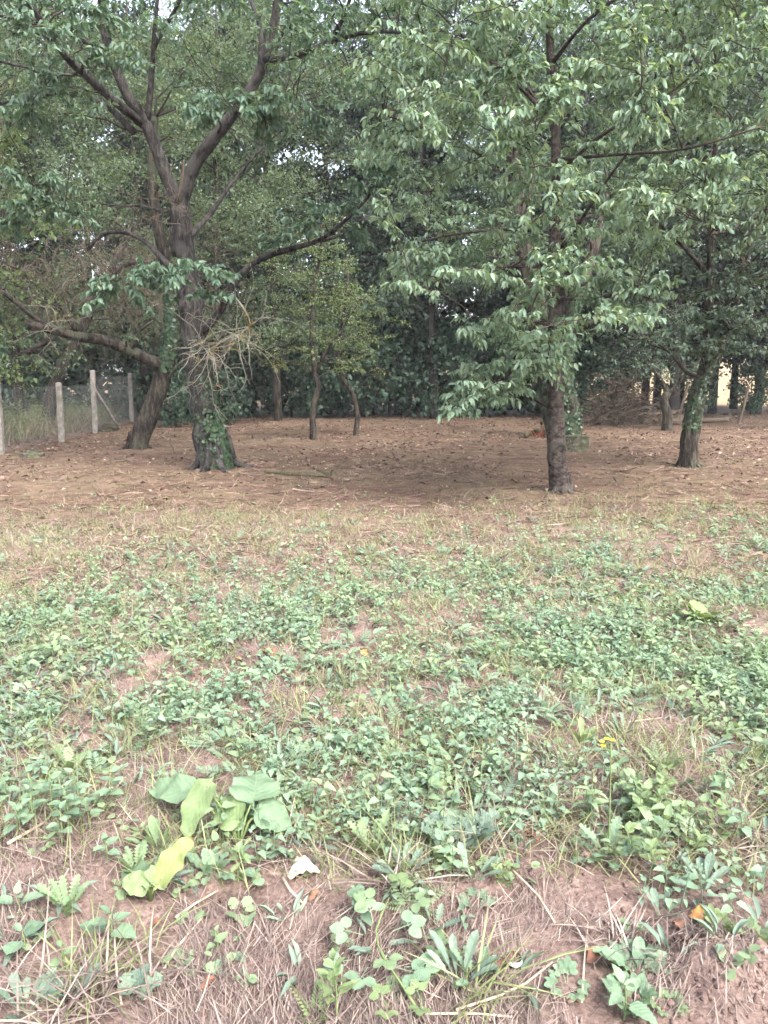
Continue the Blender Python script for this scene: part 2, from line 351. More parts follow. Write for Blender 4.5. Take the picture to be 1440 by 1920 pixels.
# ------------------------------------------------------------------ trees
class Tree:
    def __init__(s, name, base, label, group=None, bark='cherry_bark', leaf='cherry_leaf', cat_='tree'):
        s.base = np.asarray(base, float); s.o = thing(name, s.base, label, cat_, group)
        s.bark, s.leaf = bark, leaf; s.wood = []; s.tw = []; s.twr = []; s.lp = []; s.skel = []
    def limb(s, pts, r0, r1, sides=10, rough=.25, power=.8, step=.14):
        pts = np.asarray(pts, float); ln = smooth_line(pts, step)
        n = len(ln); t = np.linspace(0, 1, n)
        ln[1:-1] += (rng.normal(size=(n - 2, 3)) * r0 * .025)
        rad = r0 + (r1 - r0) * t ** power
        s.wood.append(tubes(ln[None], rad[None], sides, rough)); s.skel.append((ln, rad)); return ln, rad
    def plimb(s, pix, r0, r1, **k):
        return s.limb([at(*p) for p in pix], r0, r1, **k)
    def twig(s, a, b, r0, r1, sag=.1, n=5, wig=.04):
        t = np.linspace(0, 1, n)[:, None]; L = np.linalg.norm(b - a)
        ln = a + (b - a) * t; ln[:, 2] += sag * L * 4 * (t * (1 - t))[:, 0]
        ln[1:] += rng.normal(size=(n - 1, 3)) * L * wig
        s.tw.append(ln); s.twr.append(r0 + (r1 - r0) * t[:, 0]); return ln
    def leafline(s, ln, spacing, L, hang, spread=.9, start=.1):
        d = np.diff(ln, axis=0); seg = np.linalg.norm(d, axis=1); tot = seg.sum(); n = max(1, int(tot / spacing))
        t = start * tot + (1 - start) * tot * rng.random(n); cum = np.concatenate([[0], np.cumsum(seg)])
        i = np.clip(np.searchsorted(cum, t) - 1, 0, len(seg) - 1); f = ((t - cum[i]) / seg[i])[:, None]
        p = ln[i] + d[i] * f; ax = unit(d[i])
        out = unit(ax * .55 + rdir(n, .45) * spread + A(0, 0, -hang))
        s.lp.append((p, out, unit(A(0, 0, 1) + rng.normal(size=(n, 3)) * .45), L * (.7 + .5 * rng.random(n)), rng.random(n)))
    def nearest(s, q, below=True):
        best = None
        for ln, rad in s.skel:
            dd = np.linalg.norm(ln - q, axis=1) + (np.maximum(ln[:, 2] - q[2] + .1, 0) * .6 if below else 0) - rad * 2
            k = dd.argmin()
            if best is None or dd[k] < best[0]: best = (dd[k], ln[k], rad[k])
        return best
    def spray(s, q, L=.11, ntw=6, tl=.4, spacing=.032, hang=.5, add=True, sag=.12):
        dist, a, r = s.nearest(q); v = q - a; D = np.linalg.norm(v)
        if D < .05: return
        n = 6 if D < 2 else 8
        ln = s.twig(a, q, min(.35 * r + .004, .012 + .011 * D), .004, sag, n, .03)
        if add and D > .8: s.skel.append((ln[1:], np.full(len(ln) - 1, .01)))
        h = unit(v * A(1, 1, .35)); side = unit(np.cross(h, A(0, 0, 1)))
        for k in range(ntw):
            t = rng.uniform(max(.35, 1 - .9 / max(D, .1)), 1); x = t * (len(ln) - 1); i = min(int(x), len(ln) - 2); p = ln[i] + (ln[i + 1] - ln[i]) * (x - i)
            sg = 1 if k % 2 else -1
            dr = unit(h * rng.uniform(.4, 1) + side * sg * rng.uniform(.3, 1.1) + A(0, 0, rng.uniform(-.35, .3)))
            l2 = tl * rng.uniform(.6, 1.2); tw = s.twig(p, p + dr * l2, .0045, .002, .1, 3, .03)
            s.leafline(tw, spacing, L, hang)
        s.leafline(ln[-min(4, len(ln)):], spacing * 1.3, L, hang)
    def build(s, tpl=T_CHERRY, wratio=.5, twig_sides=3, trunk_extra=None):
        it = list(s.wood)
        groups = {}
        for ln, r in zip(s.tw, s.twr): groups.setdefault(len(ln), []).append((ln, r))
        it2 = [tubes([q[0] for q in g_], [q[1] for q in g_], twig_sides) for g_ in groups.values()]
        if it: part('trunk', cat(it), s.bark, s.o, s.base)
        if it2: part('branches', cat(it2), 'twig_bark' if s.bark != 'dark_bark' else 'dark_bark', s.o, s.base)
        if s.lp:
            p, d, n, L, r = [np.concatenate(x) for x in zip(*s.lp)]
            part('crown', leaves(tpl, p, d, n, L, L * wratio, r, rng.uniform(-.05, .25, len(p))), s.leaf, s.o, s.base)
            return len(p)
    def roots(s, r0, n=7, seedv=1):
        r2 = np.random.default_rng(seedv)
        for k in range(n):
            a_ = k / n * TAU + r2.normal() * .3; d = A(math.cos(a_), math.sin(a_), 0); q = r2.uniform(1.5, 2.4) * r0; c = s.base
            e = c + d * q; e[2] = float(H(e[0], e[1])) - .03; m_ = c + d * r0 * 1.05; m_[2] = c[2] + r0 * .22
            s.wood.append(tube([c + d * r0 * .5 + A(0, 0, r0 * 1.6), c + d * r0 * .8 + A(0, 0, r0 * .75), m_, e], r0 * .28, r0 * .09, 8, .06, .3))
    def ivy(s, ln_i, z0, z1, n, side, spread=1.2, size=.06):
        """ivy leaves over part of a trunk line: side = direction the ivy faces"""
        ln, rad = s.skel[ln_i]; ok = np.where((ln[:, 2] >= z0) & (ln[:, 2] <= z1))[0]
        if len(ok) == 0: return
        i = rng.choice(ok, n); side = unit(np.asarray(side, float)); o = unit(side + rng.normal(size=(n, 3)) * spread * A(1, 1, .3))
        o[:, 2] = 0; o = unit(o); p = ln[i] + o * (rad[i] * rng.uniform(1., 1.18, n))[:, None] + A(0, 0, 1) * rng.uniform(-.08, .08, (n, 1))
        d = unit(np.cross(o, rng.normal(size=(n, 3))) - A(0, 0, .7)); L = size * rng.uniform(.6, 1.3, n)
        part('ivy', leaves(T_OVATE, p, d, o + rng.normal(size=(n, 3)) * .35, L, L * .95, rng.random(n)), 'ivy_leaf', s.o, s.base)

def base_of(px, py): return gr(px, py)
def D(pix, Y): return [(x, y, Y) for x, y in pix]

# --- the big ivy-footed cherry, left
b = base_of(405, 878); Y0 = b[1]
t1 = Tree('cherry_tree', b, 'large forked old cherry with ivy on its foot and long reaching limbs', None, 'cherry_bark', 'cherry_leaf_deep')
foot = b - A(0, 0, .12)
ln = [foot] + [at(x, y, Y0) for x, y in [(403, 862), (396, 820), (388, 780), (377, 720), (364, 640), (357, 560), (345, 480), (338, 420), (337, 392)]]
t1.limb(ln, .34, .165, sides=22, rough=.42, power=.42, step=.07)
t1.plimb([(338, 425, Y0), (332, 375, Y0), (312, 330, Y0 - .1), (290, 270, Y0 - .2), (268, 222, Y0 - .3), (245, 190, Y0 - .4), (224, 145, Y0 - .5), (205, 95, Y0 - .6), (194, 30, Y0 - .7), (180, -90, Y0 - .8), (170, -220, Y0 - .9)], 0.124, 0.031, sides=14)
t1.plimb([(272, 235, Y0 - .25), (215, 190, Y0 - .7), (165, 145, Y0 - 1.1), (122, 105, Y0 - 1.5), (85, 50, Y0 - 1.8), (40, -10, Y0 - 2.1), (-40, -90, Y0 - 2.5)], 0.080, 0.025)
t1.plimb([(252, 248, Y0 - .2), (205, 202, Y0 - .1), (160, 180, Y0), (110, 173, Y0 + .1), (50, 188, Y0 + .2), (-30, 197, Y0 + .3)], 0.057, 0.020)
t1.plimb([(120, 173, Y0), (65, 132, Y0 - .3), (0, 115, Y0 - .5), (-60, 90, Y0 - .7)], 0.033, 0.010)
t1.plimb([(276, 225, Y0 - .3), (283, 160, Y0 - .4), (287, 100, Y0 - .6), (291, 40, Y0 - .8), (302, -60, Y0 - 1)], 0.054, 0.020)
t1.plimb([(287, 90, Y0 - .6), (310, 50, Y0 - .7), (335, 5, Y0 - .9), (360, -60, Y0 - 1)], 0.037, 0.015)
t1.plimb([(205, 90, Y0 - .6), (150, 75, Y0 - .9), (100, 45, Y0 - 1.2), (0, 30, Y0 - 1.5), (-60, 20, Y0 - 1.7)], 0.040, 0.015)
t1.plimb([(340, 425, Y0), (344, 370, Y0), (364, 312, Y0), (394, 270, Y0 - .1), (420, 236, Y0 - .2), (455, 190, Y0 - .4), (485, 140, Y0 - .5), (505, 80, Y0 - .6), (520, 0, Y0 - .7), (524, -120, Y0 - .8)], 0.134, 0.041, sides=14)
t1.plimb([(497, 112, Y0 - .6), (560, 102, Y0 - .9), (610, 80, Y0 - 1.1), (640, 42, Y0 - 1.3), (662, -20, Y0 - 1.5)], 0.063, 0.023)
t1.plimb([(608, 82, Y0 - 1.1), (680, 62, Y0 - 1.4), (760, 62, Y0 - 1.7), (830, 80, Y0 - 1.9)], 0.037, 0.013)
t1.plimb([(488, 130, Y0 - .5), (490, 60, Y0 - .3), (470, 0, Y0), (440, -80, Y0 + .3)], 0.047, 0.015)
t1.plimb([(366, 640, Y0), (408, 590, Y0 - .3), (440, 530, Y0 - .5), (480, 491, Y0 - .7), (540, 468, Y0 - .9), (600, 450, Y0 - 1.1), (650, 410, Y0 - 1.3), (690, 370, Y0 - 1.5), (722, 328, Y0 - 1.6)], 0.080, 0.018)
t1.plimb([(600, 452, Y0 - 1.1), (640, 440, Y0 - .9), (690, 405, Y0 - .7), (750, 410, Y0 - .5)], 0.030, 0.008)
t1.plimb([(335, 400, Y0), (300, 395, Y0 + .3), (262, 385, Y0 + .4), (225, 386, Y0 + .5), (188, 382, Y0 + .5)], 0.033, 0.010)
t1.plimb([(330, 510, Y0), (300, 480, Y0 + .3), (270, 452, Y0 + .5), (235, 436, Y0 + .6), (190, 440, Y0 + .8), (165, 470, Y0 + .9)], 0.057, 0.025)
t1.plimb([(350, 450, Y0), (395, 400, Y0 + .5), (430, 350, Y0 + .9), (470, 300, Y0 + 1.2), (520, 250, Y0 + 1.5)], 0.054, 0.015)
for px, py, dy in [(420, 200, -1.6), (470, 215, -1.7), (380, 195, -1.5), (520, 225, -1.6), (560, 205, -1.8), (590, 235, -1.8), (450, 180, -1.4), (500, 245, -1.5), (400, 225, -1.6),
                   (230, 520, -1.2), (270, 530, -1.3), (310, 515, -1.3), (210, 545, -1.1), (190, 570, -1.2), (250, 560, -1.2), (360, 500, -1.3), (400, 520, -1.3), (390, 560, -1.2), (340, 525, -1.4),
                   (640, 390, -1.6), (690, 350, -1.8), (720, 320, -1.7), (600, 400, -1.2), (560, 420, -1.3), (520, 450, -1), (660, 440, -1.2),
                   (60, 360, -1.5), (110, 390, -1.2), (40, 400, -1.6), (90, 340, -1.4), (20, 330, -1.6), (150, 400, -1), (30, 440, -1.2), (100, 160, -1), (60, 200, -1.2), (110, 60, -2.2), (180, 20, -2), (200, 110, -1.6), (20, 20, -2.5), (60, 230, -1)]:
    t1.spray(at(px, py, Y0 + dy), .11, 9, .4, .021, .65)
for k in range(280):
    px, py, dy = rng.uniform(-150, 830), rng.uniform(-260, 230), rng.uniform(-2.8, 3.5)
    if 230 < px < 520 and py > 60 and dy < 1: continue
    t1.spray(at(px, py, Y0 + dy), .10, 6, .4, .036, .45, add=False)
t1.ivy(0, -.2, .95, 900, (.8, -.5, 0), .55, .055); t1.ivy(0, .9, 2.2, 420, (.9, -.3, 0), .8, .05)
t1.roots(0.33, 7, 1)
print('cherry leaves', t1.build(T_OVATE, .44))
# bare lichen-covered dead branch hanging in front of its trunk
def dead_bundle(root, knots, ntw, length, seedv):
    r2 = np.random.default_rng(seedv); it = [tube(root, .014, .008, 5, .05)]
    L1, R1 = [], []
    for k in range(ntw):
        q = np.array(knots[r2.integers(len(knots))]); a_ = r2.uniform(0, TAU)
        d = unit(A(math.cos(a_) * 1.1, r2.normal() * .55, math.sin(a_) * .7 - .15)); l = length * r2.uniform(.35, 1.1); n = 7
        p = [q]
        for m in range(n - 1):
            d = unit(d + r2.normal(size=3) * .28 + A(0, 0, -.05)); p.append(p[-1] + d * l / (n - 1))
        p = np.array(p); L1.append(p); R1.append(np.linspace(.0065, .0022, n))
        for m in range(r2.integers(2, 5)):
            i_ = r2.integers(2, n - 1); dd = unit(p[i_ + 1 if i_ < n - 1 else i_] - p[i_ - 1]); e = unit(dd + r2.normal(size=3) * .7); ll = l * r2.uniform(.12, .38)
            pp = [p[i_]]
            for z in range(n - 1): e = unit(e + r2.normal(size=3) * .25); pp.append(pp[-1] + e * ll / (n - 1))
            L1.append(np.array(pp)); R1.append(np.linspace(.004, .0018, n))
    it.append(tubes(L1, R1, 4)); return cat(it)
yd = Y0 - .75
root = [at(432, 548, Y0 - .45), at(455, 575, yd), at(468, 602, yd), at(466, 616, yd), at(446, 622, yd), at(415, 642, yd), at(392, 655, yd)]
part('dead_branch', dead_bundle(root, [root[-1], root[-1], at(380, 650, yd), at(412, 643, yd - .05), at(440, 626, yd - .1), at(466, 612, yd)], 46, 1.2, 3), 'lichen_twig', t1.o, t1.base)
root = [at(335, 380, Y0 - .2), at(338, 350, Y0 - .5), at(344, 300, Y0 - .6), at(342, 340, Y0 - .65), at(330, 380, Y0 - .7), at(338, 420, Y0 - .7), at(347, 470, Y0 - .7)]
part('dead_branch', dead_bundle(root[:5], [root[4], root[5], at(330, 385, Y0 - .7), at(400, 410, Y0 - .7)], 14, .85, 8), 'dead_twig', t1.o, t1.base)

# --- leaning old tree behind it, limb reaching left
b = base_of(258, 841); Y2 = b[1]
t2 = Tree('leaning_tree', b, 'brown barked tree leaning right, long bent limb reaching towards the fence', None, 'brown_bark', 'fine_leaf')
t2.limb([b - A(0, 0, .12)] + [at(x, y, Y2) for x, y in [(259, 832), (272, 795), (289, 750), (303, 708), (316, 665), (324, 615), (322, 550), (312, 490), (296, 420), (285, 330), (290, 220)]], .225, .07, 18, .35, .8, .1)
t2.plimb([(313, 690, Y2), (270, 670, Y2 - .3), (222, 647, Y2 - .6), (190, 636, Y2 - .8), (150, 631, Y2 - 1), (110, 622, Y2 - 1.2), (80, 614, Y2 - 1.4), (52, 606, Y2 - 1.5)], .125, .075, sides=14, rough=.5)
t2.plimb([(110, 624, Y2 - 1.2), (60, 590, Y2 - 1.4), (0, 545, Y2 - 1.7), (-60, 520, Y2 - 2)], .07, .03)
t2.plimb([(105, 628, Y2 - 1.2), (70, 650, Y2 - 1.5), (35, 665, Y2 - 1.8)], .07, .03)
t2.plimb([(245, 655, Y2 - .5), (262, 620, Y2 - .6), (290, 600, Y2 - .5)], .05, .02)
for k in range(110):
    t2.spray(at(rng.uniform(-120, 480), rng.uniform(60, 560), Y2 + rng.uniform(-1.5, 3)), .065, 7, .5, .03, .15, add=k % 3 == 0)
for px, py in [(30, 640), (60, 690), (90, 700), (20, 700), (50, 600), (0, 620), (100, 660), (250, 640), (140, 690)]:
    t2.spray(at(px, py, Y2 - 1.6 + rng.uniform(-.5, .5)), .075, 6, .4, .03, .3)
t2.ivy(0, 1.7, 3.4, 700, (-.5, -.8, 0), .8, .08)
t2.roots(0.22, 7, 2)
t2.build(T_FOUR, .5)
yd = Y2 - 1.5
root = [at(112, 622, yd + .2), at(105, 600, yd), at(100, 580, yd), at(85, 575, yd)]
part('dead_branch', dead_bundle(root, [root[-1], root[0], at(80, 620, yd), at(95, 640, yd)], 12, 1.0, 5), 'lichen_twig', t2.o, t2.base)

# --- the two thin trees in the middle
b = base_of(588, 824); Y3 = b[1]
t3 = Tree('young_tree', b, 'thin straight dark-stemmed tree beside a crooked one in the clearing', None, 'brown_bark', 'bright_leaf')
t3.limb([b - A(0, 0, .08)] + [at(x, y, Y3) for x, y in [(588, 815), (586, 780), (592, 745), (597, 728), (590, 690), (584, 620), (590, 540), (600, 480), (604, 420)]], .088, .02, 12, .3, .9, .1)
t3.plimb([(592, 700, Y3), (612, 660, Y3 - .2), (640, 620, Y3 - .4)], .05, .02)
for k in range(70):
    t3.spray(at(rng.normal(585, 55), rng.uniform(500, 700), Y3 + rng.uniform(-1, 1)), .06, 5, .35, .035, .2)
for k in range(14):
    t3.spray(at(rng.normal(600, 45), rng.uniform(400, 500), Y3 + rng.uniform(-.8, .8)), .065, 6, .4, .035, .2)
t3.roots(0.08, 7, 3)
t3.build(T_FOUR, .5)
b = base_of(668, 817); Y4 = b[1]
t4 = Tree('crooked_tree', b, 'small tree with a crooked bent stem and loose pale green leaves', None, 'brown_bark', 'bright_leaf')
t4.limb([b - A(0, 0, .08)] + [at(x, y, Y4) for x, y in [(668, 808), (670, 775), (662, 740), (646, 714), (637, 690), (635, 655), (642, 600), (650, 540), (655, 480)]], .08, .02, 12, .3, .8, .1)
for k in range(85):
    t4.spray(at(rng.normal(652, 36), rng.uniform(530, 700), Y4 + rng.uniform(-.9, .9)), .07, 5, .3, .036, .2)
t4.build(T_FOUR, .5)

# --- front cherry, right
b = base_of(1053, 922); Y5 = b[1]
t5 = Tree('cherry_tree', b, 'slender brown cherry in front with large drooping leaf sprays', None, 'front_bark', 'cherry_leaf')
t5.limb([b - A(0, 0, .1)] + [at(x, y, Y5) for x, y in [(1052, 915), (1047, 888), (1043, 840), (1041, 780), (1040, 700), (1040, 600), (1038, 500), (1042, 400), (1043, 300), (1040, 200), (1032, 100), (1030, 0), (1028, -150), (1030, -300)]], .172, .03, 18, .22, .42, .09)
t5.skel[0][1][:] = np.minimum(t5.skel[0][1], .1)
LIMBS5 = [[(1038, 640, 0), (990, 680, -.4), (930, 715, -.9), (868, 765, -1.2)], [(1038, 610, 0), (980, 600, -.7), (920, 605, -1.1), (865, 612, -1.5)],
          [(1038, 500, 0), (960, 500, -.5), (850, 505, -1.), (760, 520, -1.3)], [(1040, 440, 0), (960, 430, .3), (850, 440, .7), (720, 470, 1.)],
          [(1042, 360, 0), (950, 320, -.4), (850, 260, -.9), (720, 215, -1.2)], [(1040, 230, 0), (960, 150, -.6), (880, 80, -1.1), (820, 20, -1.5)],
          [(1040, 480, 0), (1085, 420, -.5), (1130, 350, -1), (1175, 290, -1.4), (1240, 220, -1.7)], [(1042, 330, 0), (1120, 260, -.6), (1220, 200, -1.2), (1340, 110, -1.8)],
          [(1040, 560, 0), (1110, 560, -.6), (1190, 550, -1), (1265, 590, -1.2)], [(1042, 420, 0), (1130, 400, .4), (1240, 380, .8), (1380, 330, 1.2)],
          [(1035, 120, 0), (1100, 40, -.5), (1200, -30, -1), (1320, -80, -1.4)], [(1040, 300, 0), (1150, 290, -1.2), (1280, 280, -2), (1420, 240, -2.5)],
          [(1040, 250, 0), (1000, 180, .8), (940, 100, 1.5), (860, 20, 2)], [(1040, 250, 0), (1090, 160, .8), (1160, 80, 1.5), (1250, 10, 2)]]
for L_ in LIMBS5: t5.plimb([(x, y, Y5 + dy) for x, y, dy in L_], .030, .009, sides=7, rough=.1)
def in5(px, py):
    if px < 690: return False
    if px < 850: return py < 380 + (px - 690) * .3 or (440 < py < 545 and px > 745)
    if px < 1085: return py < 560 or (py < 790 - (px - 850) * .5 and py > 610 and px > 850) or (py < 640 and px > 870)
    if px < 1300: return py < 500 or (500 < py < 625 and px < 1290 and rng.random() < .5)
    return py < 430
cnt = 0
for px, py, dy in [(868, 770, -1.25), (900, 750, -1.1), (930, 745, -1.3), (960, 725, -1), (885, 730, -1.2), (990, 700, -.9), (1010, 680, -.9), (1060, 655, -.7), (1040, 665, -.9), (905, 690, -1.2), (945, 680, -1.2), (890, 610, -1.5), (930, 590, -1.3), (870, 620, -1.5),
                   (960, 620, -1.3), (1000, 640, -1), (770, 515, -1.4), (800, 500, -1.3), (840, 490, -1.2), (870, 520, -1.2), (1190, 545, -1.1), (1240, 520, -1.2), (1265, 590, -1.2), (1220, 580, -1.2), (1150, 600, -1), (1120, 570, -.9), (1140, 520, -1)]:
    t5.spray(at(px, py, Y5 + dy), .105, 8, .3, .022, .6)
while cnt < 500:
    px, py = rng.uniform(680, 1640), rng.uniform(-330, 790)
    if not in5(px, py): continue
    dy = -2.6 + 4.6 * rng.random() ** 1.3
    t5.spray(at(px, py, Y5 + dy), .09, 7, .38, .024, .6, add=cnt < 140); cnt += 1
t5.roots(0.145, 7, 5)
print('front cherry leaves', t5.build(T_CHERRY, .42))

# --- broad ivy-clad leaning trunk behind it
b = base_of(1058, 820); Y6 = b[1]
t6 = Tree('ivy_clad_tree', b, 'thick leaning trunk wrapped in ivy behind the slender front cherry', None, 'brown_bark', 'cherry_leaf_deep')
t6.limb([b - A(0, 0, .15)] + [at(x, y, Y6) for x, y in [(1056, 812), (1044, 770), (1034, 725), (1022, 650), (1005, 580), (992, 520), (982, 460), (970, 380), (960, 280), (950, 150), (945, 20)]], .47, .12, 20, .35, .5, .12)
t6.plimb([(1066, 818, Y6 - .2), (1072, 780, Y6 - .1), (1062, 740, Y6), (1055, 690, Y6), (1062, 640, Y6), (1080, 560, Y6), (1110, 470, Y6 + .3), (1140, 350, Y6 + .5)], .26, .12, sides=14)
t6.plimb([(1066, 640, Y6), (1095, 612, Y6 - .5), (1130, 602, Y6 - .9), (1170, 604, Y6 - 1.3), (1205, 632, Y6 - 1.6)], .11, .05)
for k in range(150):
    t6.spray(at(rng.uniform(760, 1260), rng.uniform(-120, 500), Y6 + rng.uniform(-2.5, 3)), .10, 6, .5, .045, .4, add=k % 2 == 0)
t6.ivy(0, -.1, 3.2, 900, (.2, -1, 0), 1.1, .085); t6.ivy(1, -.1, 3.4, 900, (.3, -1, 0), 1., .085)
t6.build(T_FOUR, .5)

# --- forked tree, far right, and the small one by its side
b = base_of(1290, 876); Y7 = b[1]
t7 = Tree('forked_tree', b, 'rough barked tree at the right edge, stem bending right above its foot', None, 'brown_bark', 'blue_leaf')
t7.limb([b - A(0, 0, .1)] + [at(x, y, Y7) for x, y in [(1290, 868), (1293, 830), (1297, 790), (1304, 752), (1317, 712), (1334, 680), (1350, 640), (1366, 590), (1390, 500), (1420, 400), (1450, 310), (1470, 180)]], .165, .045, 18, .45, .75, .08)
t7.plimb([(1316, 716, Y7), (1326, 650, Y7 + .2), (1331, 540, Y7 + .3), (1335, 430, Y7 + .3), (1340, 300, Y7 + .3), (1345, 150, Y7 + .3)], .10, .03)
t7.plimb([(1420, 400, Y7), (1370, 430, Y7 - .5), (1330, 440, Y7 - .9)], .05, .02); t7.plimb([(1331, 520, Y7 + .3), (1270, 450, Y7 + .2), (1200, 390, Y7)], .05, .02)
for k in range(260):
    px, py = rng.uniform(1130, 1620), rng.uniform(-150, 640)
    if py > 560 and rng.random() < .5: continue
    t7.spray(at(px, py, Y7 + rng.uniform(-1.8, 2.6)), .085, 6, .42, .036, .3, add=k % 2 == 0)
for px, py in [(1340, 640), (1370, 590), (1355, 560), (1330, 610), (1390, 540), (1400, 500), (1370, 470), (1345, 520), (1430, 470), (1310, 640), (1360, 660), (1380, 620), (1420, 610), (1410, 660), (1430, 560), (1350, 600), (1290, 610), (1270, 640), (1310, 590), (1300, 660)]: t7.spray(at(px, py, Y7 - .6 + rng.uniform(-.3, .3)), .085, 8, .45, .026, .35)
t7.ivy(0, .7, 2.0, 420, (-.3, -.9, 0), 1., .05)
t7.roots(0.165, 7, 7)
t7.build(T_FOUR, .5)
b = base_of(1250, 807); Y8 = b[1]
t8 = Tree('young_tree', b, 'small pale-stemmed tree forking low, with a blue-green crown near the logs', None, 'brown_bark', 'blue_leaf')
t8.limb([b - A(0, 0, .08)] + [at(x, y, Y8) for x, y in [(1250, 800), (1251, 775), (1245, 752), (1252, 735)]], .15, .11, 12, .3, 1, .1)
t8.plimb([(1252, 738, Y8), (1240, 712, Y8), (1226, 690, Y8), (1215, 640, Y8)], .08, .02); t8.plimb([(1251, 738, Y8), (1268, 722, Y8), (1280, 700, Y8), (1285, 640, Y8)], .08, .02)
for k in range(110):
    t8.spray(at(rng.normal(1215, 48), rng.uniform(560, 712), Y8 + rng.uniform(-1.2, 1.2)), .08, 5, .4, .04, .25)
t8.build(T_FOUR, .55)

# --- dead thicket tree by the fence
b = A(-9.4, 21.6, float(H(-9.4, 21.6)))
tv = Tree('dead_tree', b, 'dead tree smothered in a brown tangle of dry hanging twigs by the fence', None, 'brown_bark', 'fine_leaf')
tv.limb([b - A(0, 0, .1), b + A(.3, 0, 1.2), b + A(1.2, .0, 2.8), b + A(2.1, 0, 4.4), b + A(2.7, .2, 5.6)], .2, .07, 10)
tv.limb([b + A(1.1, 0, 2.7), b + A(.3, -.5, 4), b + A(-.8, -.8, 4.6)], .1, .04, 8); tv.limb([b + A(1.4, 0, 3.2), b + A(2.5, -.6, 4.3), b + A(3.4, -.6, 4.4), b + A(4., -.8, 3.9)], .1, .04, 8)
L1, R1 = [], []
for k in range(650):
    s_ = tv.skel[rng.integers(3)][0]; p = s_[rng.integers(len(s_) // 2, len(s_))] + rng.normal(size=3) * A(.9, .6, .5); q = [p]; d = unit(rng.normal(size=3) + A(0, 0, -.3))
    for m in range(7): d = unit(d + rng.normal(size=3) * .4 + A(0, 0, -.28)); q.append(q[-1] + d * rng.uniform(.1, .34))
    L1.append(np.array(q)); R1.append(np.linspace(.008, .003, 8))
part('dry_twigs', tubes(L1, R1, 3), 'dead_twig', tv.o, tv.base)['kind'] = 'stuff'
for k in range(40): tv.spray(b + A(rng.uniform(-1.5, 4), rng.uniform(-1, 1), rng.uniform(2, 5.5)), .06, 4, .4, .05, .2, add=False)
tv.build(T_FOUR, .5)

# --- generic crowns behind: built once per kind, then copied
def generic(name, base, label, group, bark, leaf, height, crown0, rad, nl, Lf, seedv, tr=.14, tpl=T_DIA, wr=.55, nlimb=14, dense=26, conic=0., droop=.2, catg='tree'):
    global rng
    keep = rng; rng = np.random.default_rng(seedv)
    t = Tree(name, base, label, group, bark, leaf, catg); z = lambda h: t.base + A(0, 0, h)
    lean = rng.normal(size=2) * .04 * height
    tl_, _ = t.limb([z(-.1), z(.3 * height) + A(*lean * .2, 0), z(.65 * height) + A(*lean * .6, 0), z(height * .96) + A(*lean, 0)], tr, .02, 9, .2, .9, .4)
    for k in range(nlimb):
        f = (k + rng.random()) / nlimb; h = crown0 + (height * .95 - crown0) * f; a_ = k * 2.4 + rng.normal() * .4
        R_ = rad * (1 - conic * f) * (math.sin(math.pi * min(.12 + .8 * f, 1)) ** .5 if not conic else 1) * rng.uniform(.75, 1.15)
        i_ = np.abs(tl_[:, 2] - (t.base[2] + h * .9)).argmin(); p0 = tl_[i_]
        tip = t.base + A(*lean * f, h) + A(math.cos(a_) * R_, math.sin(a_) * R_, R_ * (.15 - droop))
        l_ = t.twig(p0, tip, tr * .3 * (1 - .6 * f) + .008, .008, .1, 7, .035)
        for m in range(nl):
            s_ = rng.uniform(.25, 1); x = s_ * 6; i_ = min(int(x), 5); p = l_[i_] + (l_[i_ + 1] - l_[i_]) * (x - i_)
            dr = unit(rng.normal(size=3) * A(1, 1, .55) + unit(tip - p0) * .4 + A(0, 0, -droop * .6)); ll = rng.uniform(.25, .62) * R_ * .6 + .15
            tw = t.twig(p, p + dr * ll, .008, .003, .08, 3, .05)
            n = dense; u_ = rng.random(n)[:, None] * 2; ii = np.minimum(u_.astype(int)[:, 0], 1); pp = tw[ii] + (tw[ii + 1] - tw[ii]) * (u_ - ii[:, None]) + rng.normal(size=(n, 3)) * Lf * .9
            t.lp.append((pp, unit(rng.normal(size=(n, 3)) + A(0, 0, -.35)), unit(A(0, 0, 1) + rng.normal(size=(n, 3)) * .6), Lf * rng.uniform(.7, 1.3, n), np.clip(rng.random(n) * .7 + rng.random() * .3, 0, 1)))
    t.build(tpl, wr); rng = keep; return t.o
def dup(o, loc, rz, sc=1., label=None):
    c = o.copy(); col.objects.link(c); c.location = loc; c.rotation_euler = (0, 0, rz); c.scale = (sc, sc, sc * rng.uniform(.92, 1.1))
    if label: c['label'] = label
    for ch in list(o.children):
        d = ch.copy(); col.objects.link(d); d.parent = c
    return c
def gz(x, y): return (x, y, float(H(x, y)))

LB = 'dark slender tree in the close-set shady row along the far edge'
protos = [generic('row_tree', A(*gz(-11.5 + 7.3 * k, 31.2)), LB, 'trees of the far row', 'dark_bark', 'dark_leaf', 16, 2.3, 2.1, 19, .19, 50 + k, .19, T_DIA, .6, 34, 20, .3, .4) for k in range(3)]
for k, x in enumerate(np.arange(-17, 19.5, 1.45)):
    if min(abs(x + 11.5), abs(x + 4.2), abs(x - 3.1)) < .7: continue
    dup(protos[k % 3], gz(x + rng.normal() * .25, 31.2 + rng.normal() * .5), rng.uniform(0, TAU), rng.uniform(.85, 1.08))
for k, x in enumerate(np.arange(-18.6, 21, 3.4)): dup(protos[k % 3], gz(x + rng.normal() * .3, 34.6 + rng.normal() * .6), rng.uniform(0, TAU), rng.uniform(.9, 1.1))

